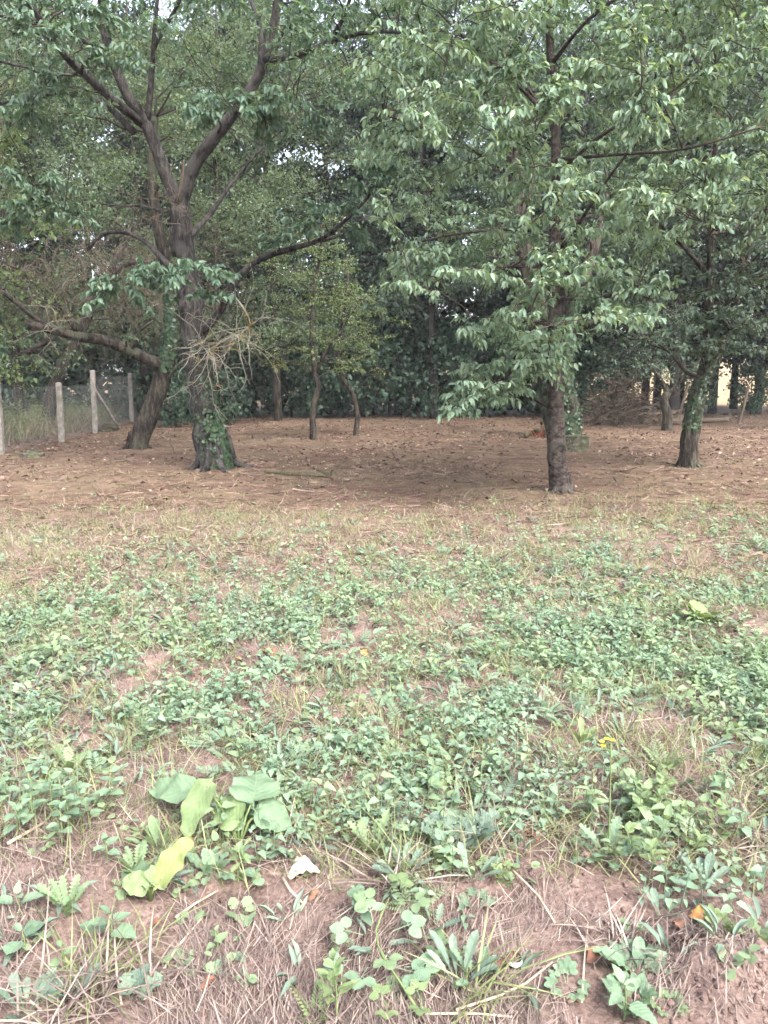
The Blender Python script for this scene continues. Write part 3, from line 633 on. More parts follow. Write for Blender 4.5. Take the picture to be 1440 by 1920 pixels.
SB = 'dark broad-leaved shrub spreading under the far row of trees'
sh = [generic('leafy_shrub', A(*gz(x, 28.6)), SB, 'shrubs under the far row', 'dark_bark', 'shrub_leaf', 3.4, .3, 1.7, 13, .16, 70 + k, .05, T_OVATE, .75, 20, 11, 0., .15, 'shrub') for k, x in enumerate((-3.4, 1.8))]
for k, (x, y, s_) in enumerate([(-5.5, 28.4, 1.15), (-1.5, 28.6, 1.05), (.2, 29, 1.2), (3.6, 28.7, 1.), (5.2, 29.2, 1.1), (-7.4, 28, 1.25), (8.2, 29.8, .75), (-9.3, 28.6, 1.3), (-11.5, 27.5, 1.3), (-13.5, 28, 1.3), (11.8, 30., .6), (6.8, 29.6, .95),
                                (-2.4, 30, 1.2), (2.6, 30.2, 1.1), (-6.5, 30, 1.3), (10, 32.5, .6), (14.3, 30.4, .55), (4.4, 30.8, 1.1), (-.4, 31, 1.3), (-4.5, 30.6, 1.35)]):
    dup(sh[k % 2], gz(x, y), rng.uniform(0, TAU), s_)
LS = ['dark dense bush seen between the leaning tree and the ivy-footed cherry', 'low dark bush right behind the ivy-footed cherry']
for (x, y, s_), lb in zip([(-6.25, 23.4, .5), (-5.2, 24.8, .55)], LS): dup(sh[0], gz(x, y), 1.3 * x, s_, lb)['group'] = 'dark bushes by the fence end'

F1 = 'fine-leaved pale olive tree rising behind the forked cherry'
fa = generic('plum_tree', A(*gz(-5.2, 24.5)), F1, 'olive green trees behind the left cherries', 'brown_bark', 'fine_leaf', 13, 2.3, 3.8, 34, .10, 81, .15, T_DIA, .5, 28, 30, 0., .15)
for (x, y, s_), lb in zip([(-11, 23.5, 1.05), (-8.4, 27.5, 1.1), (-3.6, 26.5, 1.), (-14, 28, 1.1)], ['fine-leaved olive tree behind the dead tangle at the fence', 'fine-leaved olive tree standing past the end of the fence', 'fine-leaved olive tree behind the two thin stems in the clearing', 'fine-leaved olive tree furthest off at the left edge']): dup(fa, gz(x, y), rng.uniform(0, TAU), s_, lb)
F2 = generic('hedge_tree', A(*gz(-9.9, 16.4)), 'bright green leafy tree beyond the fence at the left edge', None, 'brown_bark', 'bright_leaf', 9.5, 1.5, 3., 24, .11, 83, .12, T_OVATE, .55, 22, 24, 0., .2)
dup(F2, gz(-12.2, 19.4), 2., .95, 'leafy green tree beyond the fence behind the second concrete post')
F3 = generic('broadleaf_tree', A(*gz(5.6, 25.5)), 'tall broad-leaved tree filling the gap behind the ivy-clad trunk', None, 'dark_bark', 'blue_leaf', 14.5, 4., 4., 30, .135, 85, .17, T_DIA, .6, 28, 32, 0., .2)
for (x, y, s_), lb in zip([(12.5, 22, 1.), (10.2, 27.4, 1.1), (1.8, 28, 1.), (15.5, 26, 1.05)],
        ['tall broad-leaved tree behind the right-edge forked tree', 'tall broad-leaved tree behind the small pale-stemmed tree', 'tall broad-leaved tree above the dark shrubs at the centre', 'tall broad-leaved tree at the far right edge']):
    dup(F3, gz(x, y), rng.uniform(0, TAU), s_, lb)

# ------------------------------------------------------------------ fence at the left
fo = gr(116, 828)
fence = thing('wire_fence', (fo[0], fo[1], 0), 'wire mesh fence on weathered concrete posts along the left side', 'fence')
fb = A(fo[0], fo[1], 0)
posts = []
def post(p, h, w=.105, lean=(0, 0), name='post', mat='concrete_post'):
    n = 7; zz = np.linspace(-.3, h, n); V = []
    for z_ in zz:
        s_ = w / 2 * (1 + .08 * (rng.random() - .5)); c_ = .78 * s_
        for x_, y_ in [(-c_, -s_), (c_, -s_), (s_, -c_), (s_, c_), (c_, s_), (-c_, s_), (-s_, c_), (-s_, -c_)]:
            V.append(p + A(x_ + lean[0] * z_ + rng.normal() * .002, y_ + lean[1] * z_ + rng.normal() * .002, z_))
    V += [p + A(lean[0] * h, lean[1] * h, h + .02)]
    F = []
    for i_ in range(n - 1):
        for k in range(8): a_, b_ = i_ * 8 + k, i_ * 8 + (k + 1) % 8; F += [(a_, b_, b_ + 8), (a_, b_ + 8, a_ + 8)]
    for k in range(8): F.append(((n - 1) * 8 + k, (n - 1) * 8 + (k + 1) % 8, n * 8))
    part(name, (np.array(V), np.array(F), None), mat, fence, fb, smooth=False)
for px, py, top in [(3, 852, 712), (116, 829, 718), (179, 812, 695), (247, 792, 700)]:
    p = gr(px, py); h = at(px, top, p[1])[2] - p[2]; posts.append((p, h)); post(p, h, .115, (rng.normal() * .012, rng.normal() * .01))
p = posts[0][0] + A(-.1, -3.2, 0); posts.insert(0, (p, 1.5)); post(p, 1.5)
p = posts[-1][0] + A(-.5, 3.4, 0); posts.append((p, 1.5)); post(p, 1.5)
pb = posts[3][0]
part('brace', tube([pb + A(.03, .05, 1.2), pb + A(.16, .6, .6), pb + A(.3, 1.2, -.1)], .035, .035, 6), 'concrete_post', fence, fb)
wl_, wr_ = [], []
for (p, h), (q, h2) in zip(posts[:-1], posts[1:]):
    wv = []
    for f in (.06, .5, .93): wv.append((p + A(.06, 0, f * h), q + A(.06, 0, f * h2)))
    L_ = np.linalg.norm(q - p); n = int(L_ / .075); hh = min(h, h2) * .9
    for k in range(-int(hh / .075), n):
        for sg in (0, 1):
            s0, s1 = k / n, (k + hh / .075) / n; c0, c1 = max(s0, 0), min(s1, 1)
            if c1 - c0 < .02: continue
            z0, z1 = (c0 - s0) / (s1 - s0) * hh, (c1 - s0) / (s1 - s0) * hh
            if sg: z0, z1 = hh - z0, hh - z1
            wv.append((p + (q - p) * c0 + A(.06, 0, z0 + .06), p + (q - p) * c1 + A(.06, 0, z1 + .06)))
    V, F, R = tubes([np.linspace(a_, b_, 2) for a_, b_ in wv], np.full((len(wv), 2), .0017), 3)
    part('wire_mesh', (V, F, R), 'wire', fence, fb)

# ------------------------------------------------------------------ things lying in the orchard
def lump(name, p, sx, sy, sz, mat, label, catg, seedv, sub=14):
    r2 = np.random.default_rng(seedv); o = thing(name, p, label, catg); V = []; F = []
    for i_ in range(sub + 1):
        for k in range(20):
            th, ph = i_ / sub * math.pi * .62, k / 20 * TAU; d = A(math.sin(th) * math.cos(ph), math.sin(th) * math.sin(ph), math.cos(th))
            q = 1 + .5 * (vnoise(d[0] * 2.2 + 9 + seedv, d[1] * 2.2 + d[2] * 2) - .5) + .25 * (vnoise(d[0] * 6 + 3, d[1] * 6 + d[2] * 5) - .5)
            V.append(p + d * q * A(sx, sy, sz))
    for i_ in range(sub):
        for k in range(20): a_, b_ = i_ * 20 + k, i_ * 20 + (k + 1) % 20; F += [(a_, a_ + 20, b_ + 20), (a_, b_ + 20, b_)]
    part('body', (np.array(V), np.array(F), None), mat, o, p); return o
p = gr(200, 808); lump('earth_mound', p, .42, .3, .2, 'soil_lump', 'dark earth mound at the foot of the third fence post', 'mound', 2)
p = gr(62, 856); lump('mossy_stone', p, .22, .18, .12, 'mossy_stone', 'small mossy stone on the dry ground near the first fence post', 'stone', 4)

p = gr(1072, 845); bl = thing('stone_block', p, 'square mossy stone block at the foot of the ivy-clad trunk', 'block')
def rough_box(c, sx, sy, sz, n=6, j=.012):
    V = []; F = []
    def face(o_, u, v):
        b0 = len(V)
        for i_ in range(n + 1):
            for k in range(n + 1): V.append(o_ + u * (i_ / n) + v * (k / n))
        for i_ in range(n):
            for k in range(n): a_ = b0 + i_ * (n + 1) + k; F.extend([(a_, a_ + n + 1, a_ + n + 2), (a_, a_ + n + 2, a_ + 1)])
    X_, Y_, Z_ = A(sx, 0, 0), A(0, sy, 0), A(0, 0, sz); o_ = A(-sx / 2, -sy / 2, 0)
    for a_ in ((o_, X_, Z_), (o_ + X_, Y_, Z_), (o_ + Y_ + X_, -X_, Z_), (o_ + Y_, -Y_, Z_), (o_ + Z_, X_, Y_)): face(*a_)
    V = np.array(V); m = V / A(sx / 2, sy / 2, sz) ; r_ = np.round(V * 200) / 200
    jit = np.stack([vnoise(r_[:, 0] * 31 + r_[:, 2] * 17 + k * 7, r_[:, 1] * 29 + r_[:, 2] * 23) - .5 for k in range(3)], -1)
    V = V * (1 - .05 * (np.abs(m[:, :1]) > .95) * (np.abs(m[:, 1:2]) > .95)); return V + jit * j * 2 + c, np.array(F), None
part('block', rough_box(p - A(0, 0, .05), .62, .5, .36), 'mossy_stone', bl, p, False)

def stick(name, pix, r0, r1, mat, label, catg, sides=6, lift=.0, twigs=0, group=None, step=.06):
    pts = []
    for q in pix: g_ = gr(q[0], q[1]); g_ = g_ + A(0, 0, (q[2] if len(q) > 2 else r0 * .7) + lift); pts.append(g_)
    o = thing(name, pts[0], label, catg, group); it = [tube(pts, r0, r1, sides, step, .3)]
    for k in range(twigs):
        q = pts[rng.integers(len(pts))]; it.append(tube([q, q + A(*(rng.normal(size=2) * .12), .04 + rng.random() * .06), q + A(*(rng.normal(size=2) * .25), .05)], r0 * .4, .003, 4))
    part('wood', cat(it), mat, o, pts[0]); return o
stick('fallen_branch', [(498, 887), (520, 889), (545, 892), (585, 894), (620, 896)], .034, .02, 'mossy_wood', 'mossy fallen branch lying right of the ivy-footed cherry', 'branch', 8, 0, 2)
p0 = gr(328, 852); stk = thing('standing_twig', p0, 'thin bent twig sticking up from the dry ground between the left trees', 'twig')
part('wood', tube([p0 - A(0, 0, .05), p0 + A(-.03, 0, .12), p0 + A(-.09, 0, .22), p0 + A(-.06, 0, .33)], .014, .006, 5), 'dead_twig', stk, p0)
stick('broken_log', [(985, 822), (1000, 815), (1016, 812)], .05, .085, 'mossy_wood', 'short broken log beside the ivy-clad trunk', 'log', 10, .03)
p0 = gr(1014, 820); rw = thing('split_wood', p0, 'split red-brown wood splinters beside the ivy-clad trunk', 'wood')
part('splinters', cat([tube([p0 + A(rng.normal() * .1, rng.normal() * .05, -.03), p0 + A(rng.normal() * .18, rng.normal() * .08, .12 + rng.random() * .16)], .035, .01, 5, .1) for k in range(14)]), 'red_wood', rw, p0)
# brush pile and cut logs
p0 = A(*gz(7.3, 24.2)); bp_ = thing('brush_pile', p0, 'heap of grey-brown cut branches behind the ivy-clad trunk', 'brush pile')
L1, R1 = [], []
for k in range(420):
    a_ = rng.uniform(0, TAU); rr = abs(rng.normal()) * .8; q = p0 + A(math.cos(a_) * rr * 1.3, math.sin(a_) * rr * .7, rng.random() * max(0, 1.5 - rr * .9)); d = unit(rng.normal(size=3) * A(1, .7, .45) + A(0, 0, .25)); pts = [q]
    for m in range(5): d = unit(d + rng.normal(size=3) * .25 + A(0, 0, -.1)); pts.append(pts[-1] + d * rng.uniform(.08, .3))
    L1.append(np.array(pts)); R1.append(np.linspace(rng.uniform(.008, .022), .004, 6))
part('brush', tubes(L1, R1, 4), 'dead_twig', bp_, p0)['kind'] = 'stuff'
LG = ['cut log lying lowest by the brush heap', 'cut log lying across the others by the brush heap', 'thin cut log lying furthest right by the brush heap', 'cut log lying behind the others by the brush heap']
for (xa, ya, xb, yb, r_, h_), lb in zip([(8.1, 24.6, 9.9, 24.2, .11, .1), (7.8, 24.3, 9.4, 25.1, .09, .3), (9.4, 25.2, 11, 24.8, .09, .1), (8., 25.6, 10.2, 25.5, .12, .12)], LG):
    q = A(*gz(xa, ya)); o = thing('cut_log', q, lb, 'log', 'cut logs by the brush heap')
    part('wood', tube([q + A(0, 0, h_), A(*gz((xa + xb) / 2, (ya + yb) / 2)) + A(0, 0, h_), A(*gz(xb, yb)) + A(0, 0, h_ + .05)], r_, r_ * .85, 10, .2, .2), 'dead_twig', o, q)
for (px, py, dx, hh), lb in zip([(1268, 790, .35, 1.25), (1383, 795, .3, 1.2)], ['pale leaning stake behind the small pale-stemmed tree', 'pale leaning stake behind the right-edge forked tree']):
    q = gr(px, py); o = thing('leaning_stake', q, lb, 'stake'); part('wood', tube([q - A(0, 0, .1), q + A(dx * .5, 0, hh * .5), q + A(dx, .1, hh)], .06, .045, 8), 'dead_twig', o, q)

# ------------------------------------------------------------------ ground cover (stuff)
def in_view(n, y0, y1, pw=1., mx=.56):
    u = rng.random(n); y = (y0 ** (1 - pw) + u * (y1 ** (1 - pw) - y0 ** (1 - pw))) ** (1 / (1 - pw)) if pw != 1 else y0 * (y1 / y0) ** u
    x = rng.uniform(-1, 1, n) * (mx * y + .5); return x, y
CLEAR = [(*gr(px, py)[:2], r_) for px, py, r_ in [(572, 1655, .13), (560, 1730, .22), (420, 1740, .2), (1000, 1650, .2), (1050, 1700, .2), (60, 1640, .15)]]
def weedmap(x, y, ox=0., sc=1.):
    z = .05 + .42 * sm(2.15, 2.75, y) + .5 * sm(2.8, 3.5, y); ext = np.clip(x, -2, 4) * .35
    z = z * (1 - .62 * sm(4.6 + ext, 6.4 + ext, y)) * (1 - .96 * sm(5.7 + ext, 8.2 + ext, y))
    n = fbm(x * 1.5 * sc + 6.2 + ox, y * 1.2 * sc + 2.7, 4); bare = np.ones_like(x)
    for mx, my, mr, mh in MOUNDS: bare = bare * (1 - .97 * np.exp(-(((x - mx) / mr) ** 2 + ((y - my) / mr) ** 2) * 1.0))
    for cx, cy, cr in CLEAR: bare = bare * (1 - .97 * np.exp(-(((x - cx) / cr) ** 2 + ((y - cy) / cr) ** 2)))
    return z * sm(.40, .56, n) * bare
def stuff(name, vfr, mat, label, catg):
    V, F, R = vfr; o = link(name, mesh(name, V, F, mat, R)); tag(o, label, catg, None, 'stuff'); print(name, len(F)); return o
def nettles(x, y, h0, h1, Lf, K=4, tpl=T_NETTLE, wr=.72, el=.1):
    n = len(x); z = H(x, y); P = np.stack([x, y, z], -1); h = rng.uniform(h0, h1, n); az = rng.uniform(0, TAU, n); ln = rng.normal(size=(n, 2)) * .22
    ps, ds, ns, Ls, rs = [], [], [], [], []; pr = rng.random(n)
    for j in range(K):
        f = (j + 1) / K
        for sd_ in (0, 1):
            keep = rng.random(n) < .93; a_ = az + (j % 2) * math.pi / 2 + sd_ * math.pi + rng.normal(size=n) * .25
            e = el + .55 * (f > .95) + rng.normal(size=n) * .2
            pos = P + np.stack([ln[:, 0] * h * f, ln[:, 1] * h * f, h * (.2 + .8 * f)], -1); d = np.stack([np.cos(a_) * np.cos(e), np.sin(a_) * np.cos(e), np.sin(e)], -1)
            ps.append((pos + d * .012)[keep]); ds.append(d[keep]); ns.append((A(0, 0, 1) + rng.normal(size=(n, 3)) * .22)[keep])
            Ls.append((Lf * (1.12 - .5 * f * (f > .9)) * rng.uniform(.6, 1.25, n) * (h / h1) ** .5)[keep]); rs.append(np.clip(pr * .6 + rng.random(n) * .3 + .1 * f, 0, 1)[keep])
    p, d, nn, L, r = map(np.concatenate, (ps, ds, ns, Ls, rs))
    lv = leaves(tpl, p, d, nn, L, L * wr, r, rng.uniform(0, .3, len(p)))
    st = tubes(np.stack([P - A(0, 0, .02), P + np.stack([ln[:, 0] * h, ln[:, 1] * h, h], -1)], 1), np.full((n, 2), .0018), 3)
    return cat([lv, st])
x, y = in_view(16500, 2.0, 10.5, .75); ok = rng.random(len(x)) < weedmap(x, y) * .8
stuff('nettle_cover', nettles(x[ok], y[ok], .03, .13, .037), 'nettle_leaf', 'low green nettle-like weeds covering the open ground', 'weeds')
x, y = in_view(3600, 2.2, 9, .8); ok = rng.random(len(x)) < weedmap(x, y, 21.4, .8) * .75
stuff('clump_cover', nettles(x[ok], y[ok], .06, .18, .046, 5, T_OVATE, .55, .25), 'weed_leaf', 'taller pale green leafy weeds in loose clumps', 'weeds')
def lowleaf(x, y, k, Lf, rise):
    n = len(x); P = np.stack([x, y, H(x, y)], -1); P = np.repeat(P, k, 0); N_ = len(P); a_ = rng.uniform(0, TAU, N_); e = rng.uniform(-.1, .7, N_); hz = rng.uniform(.3, 1, N_)
    d = np.stack([np.cos(a_) * np.cos(e), np.sin(a_) * np.cos(e), np.sin(e)], -1); pos = P + np.stack([np.cos(a_), np.sin(a_), 0 * a_], -1) * (hz * Lf * .7)[:, None] + A(0, 0, 1) * (rise * hz * rng.random(N_))[:, None]
    L = Lf * rng.uniform(.55, 1.2, N_); return pos, d, A(0, 0, 1) + rng.normal(size=(N_, 3)) * .3, L, np.clip(np.repeat(rng.random(n), k) * .6 + rng.random(N_) * .4, 0, 1)
x, y = in_view(17000, 1.75, 11, .6); ok = rng.random(len(x)) < (weedmap(x, y, 2.3, 1.3) * .6 + .03 * sm(11, 7, y)); q = lowleaf(x[ok], y[ok], 5, .036, .05)
stuff('creeping_cover', leaves(T_ROUND, *q[:3], q[3], q[3] * .8, q[4]), 'weed_leaf', 'creeping round-leaved weeds between the taller ones', 'weeds')
x, y = in_view(5200, 1.8, 9, .7); ok = rng.random(len(x)) < np.clip(weedmap(x, y, 11.7, 1.4) * .5 + .02, 0, 1); q = lowleaf(x[ok], y[ok], 6, .075, .03)
stuff('plantain_cover', leaves(T_LANCE, q[0], q[1] + A(0, 0, .55), q[2], q[3], q[3] * .24, q[4], rng.uniform(0, .5, len(q[0]))), 'pale_leaf', 'long-leaved rosettes scattered through the weeds', 'weeds')
def feathers(x, y, k, Lf):
    p, d, nn, L, r = lowleaf(x, y, k, Lf, .05); d = unit(d + A(0, 0, .5)); s_ = unit(np.cross(d, nn)); its = []
    for j in range(9):
        f = .2 + .8 * j / 9
        for sg in (-1, 1):
            pp = p + d * (L * f)[:, None] - A(0, 0, 1) * (L * .3 * f * f)[:, None]; its.append(leaves(T_DIA, pp, d * .6 + s_ * sg + rng.normal(size=d.shape) * .15, nn, L * .34 * (1.1 - f * .7), L * .08, r))
    return cat(its)
x, y = in_view(1600, 2.1, 8.5, .7); ok = rng.random(len(x)) < weedmap(x, y, 31.) * .9
stuff('feathery_cover', feathers(x[ok], y[ok], 5, .12), 'nettle_leaf', 'feathery ferny weeds among the nettles', 'weeds')
def blades(x, y, h0, h1, w, lean=.5, curl=(.1, .9)):
    n = len(x); P = np.stack([x, y, H(x, y) - .005], -1); a_ = rng.uniform(0, TAU, n); d = unit(np.stack([np.cos(a_) * lean, np.sin(a_) * lean, np.full(n, 1.)], -1) + rng.normal(size=(n, 3)) * .25)
    L = rng.uniform(h0, h1, n); out = np.stack([np.cos(a_), np.sin(a_), np.full(n, .2)], -1)
    return leaves(T_BLADE, P, d, -out + A(0, 0, .01), L, w * rng.uniform(.6, 1.3, n), rng.random(n), rng.uniform(*curl, n))
def tufts(n, k, y0, y1, rad, pw=.7):
    x, y = in_view(n, y0, y1, pw); return np.repeat(x, k) + rng.normal(size=n * k) * rad, np.repeat(y, k) + rng.normal(size=n * k) * rad
x, y = tufts(1500, 14, 2.2, 9, .05); stuff('green_grass', blades(x, y, .06, .17, .0035), 'grass_green', 'green grass tufts among the weeds', 'grass')
x, y = tufts(1700, 12, 2.3, 9, .06); stuff('dry_grass', blades(x, y, .05, .17, .0026, .7, (.2, 1.2)), 'straw', 'bleached dry grass tufts among the weeds', 'grass')
x, y = in_view(60000, 5, 14, .2); ok = rng.random(len(x)) < (.3 + .7 * sm(.35, .55, fbm(x * .7, y * .7, 3))) * (1 - .9 * sm(8.4, 11, y - .15 * x)); x, y = x[ok], y[ok]
k = rng.random(len(x)) < .5
stuff('short_green_grass', blades(x[k], y[k], .04, .10, .006), 'grass_green', 'short thin green grass before the trees', 'grass')
stuff('short_dry_grass', blades(x[~k], y[~k], .04, .10, .005, .9), 'straw', 'short dry grass before the trees', 'grass')
def lying(x, y, L0, L1, w, lift, tpl=T_STRAW, ang=None, wr=None):
    n = len(x); a_ = rng.uniform(0, TAU, n) if ang is None else ang + rng.normal(size=n) * .5; L = rng.uniform(L0, L1, n); d = np.stack([np.cos(a_), np.sin(a_), 0 * a_], -1)
    z0, z1 = H(x, y), H(x + d[:, 0] * L, y + d[:, 1] * L); lf = rng.random(n) ** 2 * lift + .002; d[:, 2] = (z1 - z0) / L + rng.normal(size=n) * .07
    P = np.stack([x, y, z0 + lf + .004], -1); return leaves(tpl, P, d, A(0, 0, 1) + rng.normal(size=(n, 3)) * .45, L, (L * wr if wr else w * rng.uniform(.5, 1.5, n)), np.clip(rng.normal(.42, .26, n), 0, 1), rng.normal(size=n) * .2)
x, y = in_view(60000, 1.45, 6.5, 1.3); ok = rng.random(len(x)) < sm(.40, .66, fbm(x * 2.6 + 9, y * 2.6, 3)); x, y = x[ok], y[ok]
stuff('straw_litter', lying(x, y, .015, .12, .0020, .017, ang=.6 + 2.2 * fbm(x * 1.3, y * 1.3, 2)), 'straw', 'matted dry straw lying over the soil', 'straw')
# crumbs of soil
ph = (1 + 5 ** .5) / 2; ico = unit(np.array([(-1, ph, 0), (1, ph, 0), (-1, -ph, 0), (1, -ph, 0), (0, -1, ph), (0, 1, ph), (0, -1, -ph), (0, 1, -ph), (ph, 0, -1), (ph, 0, 1), (-ph, 0, -1), (-ph, 0, 1)]))
icf = np.array([(0, 11, 5), (0, 5, 1), (0, 1, 7), (0, 7, 10), (0, 10, 11), (1, 5, 9), (5, 11, 4), (11, 10, 2), (10, 7, 6), (7, 1, 8), (3, 9, 4), (3, 4, 2), (3, 2, 6), (3, 6, 8), (3, 8, 9), (4, 9, 5), (2, 4, 11), (6, 2, 10), (8, 6, 7), (9, 8, 1)])
x, y = in_view(5200, 1.45, 5, 1.4); k = rng.random(len(x)) < .15 + .85 * sm(.56, .40, fbm(x * 2.6 + 9, y * 2.6, 3)); x, y = x[k], y[k]
pc = gr(1385, 1835); n = 380; x = np.concatenate([x, pc[0] + rng.normal(size=n) * .16]); y = np.concatenate([y, pc[1] + rng.normal(size=n) * .13]); n = len(x)
V = ico[None] * (.0022 + .012 * rng.random((n, 1, 1)) ** 3.2 * (1 + .8 * (rng.random((n, 1, 1)) < .1))) * rng.uniform(.5, 1.4, (n, 12, 1)) * rng.uniform(.6, 1.3, (n, 1, 3)) + np.stack([x, y, H(x, y) + .003], -1)[:, None]
stuff('soil_crumbs', (V.reshape(-1, 3), (icf[None] + (np.arange(n) * 12)[:, None, None]).reshape(-1, 3), np.repeat(rng.random(n), 12)), 'ground', 'crumbs and small clods of dry soil between the straw', 'soil')
x, y = in_view(1500, 9, 30, .2, .6)
stuff('twig_litter', lying(x, y, .1, .5, .012, .03), 'dead_twig', 'small dead twigs strewn under the orchard trees', 'twigs')
x, y = in_view(46000, 5.5, 31, .3, .6); ok = rng.random(len(x)) < sm(.3, .62, fbm(x * .9, y * 1.3, 3))
stuff('hay_litter', lying(x[ok], y[ok], .08, .28, .007, .03), 'dry_litter', 'cut dry hay strewn under the orchard trees', 'hay')
x, y = in_view(42000, 7.5, 32, .1, .62); ok = rng.random(len(x)) < (.15 + .85 * sm(9, 18, y)) * (.15 + .85 * sm(.38, .62, fbm(x * .6 + 4, y * .8, 3)))
stuff('fallen_leaves', lying(x[ok], y[ok], .05, .10, 0, .03, T_DIA, None, .55), 'dry_litter', 'dry brown fallen leaves under the orchard trees', 'fallen leaves')
n = 2400; y = rng.uniform(12.5, 30, n); x = -8.6 - np.abs(rng.normal(size=n)) * 1.6 - (y > 24) * .6; xg, yg = np.repeat(x, 5) + rng.normal(size=n * 5) * .1, np.repeat(y, 5) + rng.normal(size=n * 5) * .1
k = rng.random(len(xg)) < .5; stuff('tall_dry_grass', blades(xg[k], yg[k], .25, .75, .011, .45, (.1, .7)), 'dry_litter', 'tall dry grass growing beyond the wire fence', 'grass')
x = -8.9 - np.abs(rng.normal(size=420)) * 1.8; y = rng.uniform(13, 29, 420)
stuff('rough_weeds', nettles(x, y, .3, .95, .13, 6, T_FOUR, .5, .3), 'bright_leaf', 'rough leafy weeds growing beyond the wire fence', 'weeds')
stuff('tall_grass', blades(xg[~k], yg[~k], .25, .8, .012, .35, (.1, .6)), 'grass_green', 'tall rough grass growing beyond the wire fence', 'grass')

# ------------------------------------------------------------------ single plants in the foreground
for k in ('nettle_leaf', 'weed_leaf', 'pale_leaf', 'burdock_leaf', 'yellow_leaf', 'lime_leaf'):
    leaf_mat('veined_' + k, *STOPS[k], vein=True, tip=(.10, .05, .03) if k == 'yellow_leaf' else None)
LEAF = {}
def grid_leaf(kind, var):
    key = (kind, var)
    if key in LEAF: return LEAF[key]
    r2 = np.random.default_rng(sum(map(ord, kind)) * 13 + var); n, m = (18, 4) if kind in ('lobed', 'nettle', 'dandelion', 'leaflet', 'burdock') else (12, 4); pet = .18
    u = np.linspace(0, 1, n + 1); t = np.clip((u - pet) / (1 - pet), 0, 1)
    B = lambda a_, b_: (t ** a_) * ((1 - t) ** b_) / ((a_ / (a_ + b_)) ** a_ * (b_ / (a_ + b_)) ** b_)
    wave, fold, arch = .012, .25, .35
    if kind == 'burdock': hw = .42 * B(.28, .62); hw = hw * (1 + .06 * np.sin(np.arange(n + 1) * 1.1 + var) + .02 * r2.normal(size=n + 1)); wave, fold, arch = .05, .12, .4; m = 6
    elif kind == 'dock': hw = .125 * B(1.1, .42); fold = .3
    elif kind == 'dandelion': hw = .095 * B(.9, .5) * (1 + .35 * np.where(np.arange(n + 1) % 2, 1, -1)); fold = .35
    elif kind == 'nettle': hw = .33 * B(.4, .95) * (1 + .10 * np.where(np.arange(n + 1) % 2, 1, -1)); fold = .22; arch = .25
    elif kind == 'lobed': hw = .40 * B(.35, .5) * (1 + .42 * np.sin(np.arange(n + 1) * TAU / 5 + 1)); wave = .03; arch = .22
    elif kind == 'curly': hw = .16 * B(.5, .5); wave = .05; fold = .3; arch = .4
    elif kind == 'round': hw = .36 * B(.6, .5); arch = .2
    elif kind == 'lance': hw = .13 * B(.6, .7); fold = .3; arch = .3
    elif kind == 'leaflet': hw = .36 * B(.5, .75) * (1 + .08 * np.where(np.arange(n + 1) % 2, 1, -1)); fold = .15; arch = .15
    else: hw = .3 * B(.5, .7)
    hw = np.maximum(hw, np.where(u <= pet + .02, .018, 0)); hw[-1] = .004
    V = []
    for i_ in range(n + 1):
        for k in range(m + 1):
            s_ = (k / m * 2 - 1); back = -.10 * abs(s_) * (t[i_] < .25) * (kind == 'burdock')
            V.append((s_ * hw[i_], u[i_] + back + r2.normal() * .004, fold * abs(s_) * hw[i_] - arch * (u[i_] - .1) ** 2 * .6 + wave * abs(s_) * math.sin((i_ * .95 if kind == 'burdock' else i_ * 2.1) + (2.2 if s_ > 0 else 0) + var * 2) + .006 * r2.normal() * (abs(s_) < 1)))
    F = []
    for i_ in range(n):
        for k in range(m): a_ = i_ * (m + 1) + k; F.append((a_, a_ + 1, a_ + m + 2, a_ + m + 1))
    V = np.array(V); uv = V.copy(); uv[:, 2] = 0
    LEAF[key] = (V, np.array(F), uv); return LEAF[key]
def compound(kind, var):
    key = (kind, var)
    if key in LEAF: return LEAF[key]
    Vs, Fs, o, UVs = [], [], 0, [np.zeros((4, 3))]
    def put(base, ang, sc, sub, tilt=0.):
        nonlocal o
        V, F, uv = grid_leaf(sub, var); UVs.append(uv); c, s_ = math.cos(ang), math.sin(ang); W = V * sc
        W = np.stack([W[:, 0] * c - W[:, 1] * s_, W[:, 0] * s_ + W[:, 1] * c, W[:, 2] + tilt * W[:, 1]], -1) + base
        Vs.append(W); Fs.append(F + o); o += len(V)
    stem = np.array([(-.012, 0, 0), (.012, 0, 0), (.010, .5, .02), (-.010, .5, .02)]); Vs.append(stem); Fs.append(np.array([(0, 1, 2, 3)])); o = 4
    if kind == 'trifoliate': put(A(0, .5, .02), 0, .55, 'leaflet'); put(A(0, .48, .02), 1.15, .5, 'leaflet'); put(A(0, .48, .02), -1.15, .5, 'leaflet')
    elif kind == 'palmate':
        for k in range(5): put(A(0, .48, .02), (k - 2) * .85, .52 - .05 * abs(k - 2), 'lance5', .1)
    elif kind == 'hogleaf':
        put(A(0, .5, .02), 0, .55, 'lobed'); put(A(0, .46, .02), 1.15, .46, 'lobed', .05); put(A(0, .46, .02), -1.15, .46, 'lobed', .05); put(A(0, .26, .01), 1.4, .36, 'lobed', .05); put(A(0, .26, .01), -1.4, .36, 'lobed', .05)
    elif kind == 'feather':
        for k in range(8):
            f = .15 + .8 * k / 8
            for sg in (-1, 1): put(A(0, f, .02 - .15 * f * f), sg * 1.0, .36 * (1.1 - f * .75), 'lance')
        put(A(0, .9, -.1), 0, .15, 'lance')
    LEAF[key] = (np.concatenate(Vs), np.concatenate(Fs), np.concatenate(UVs)); return LEAF[key]
MESHES = {}
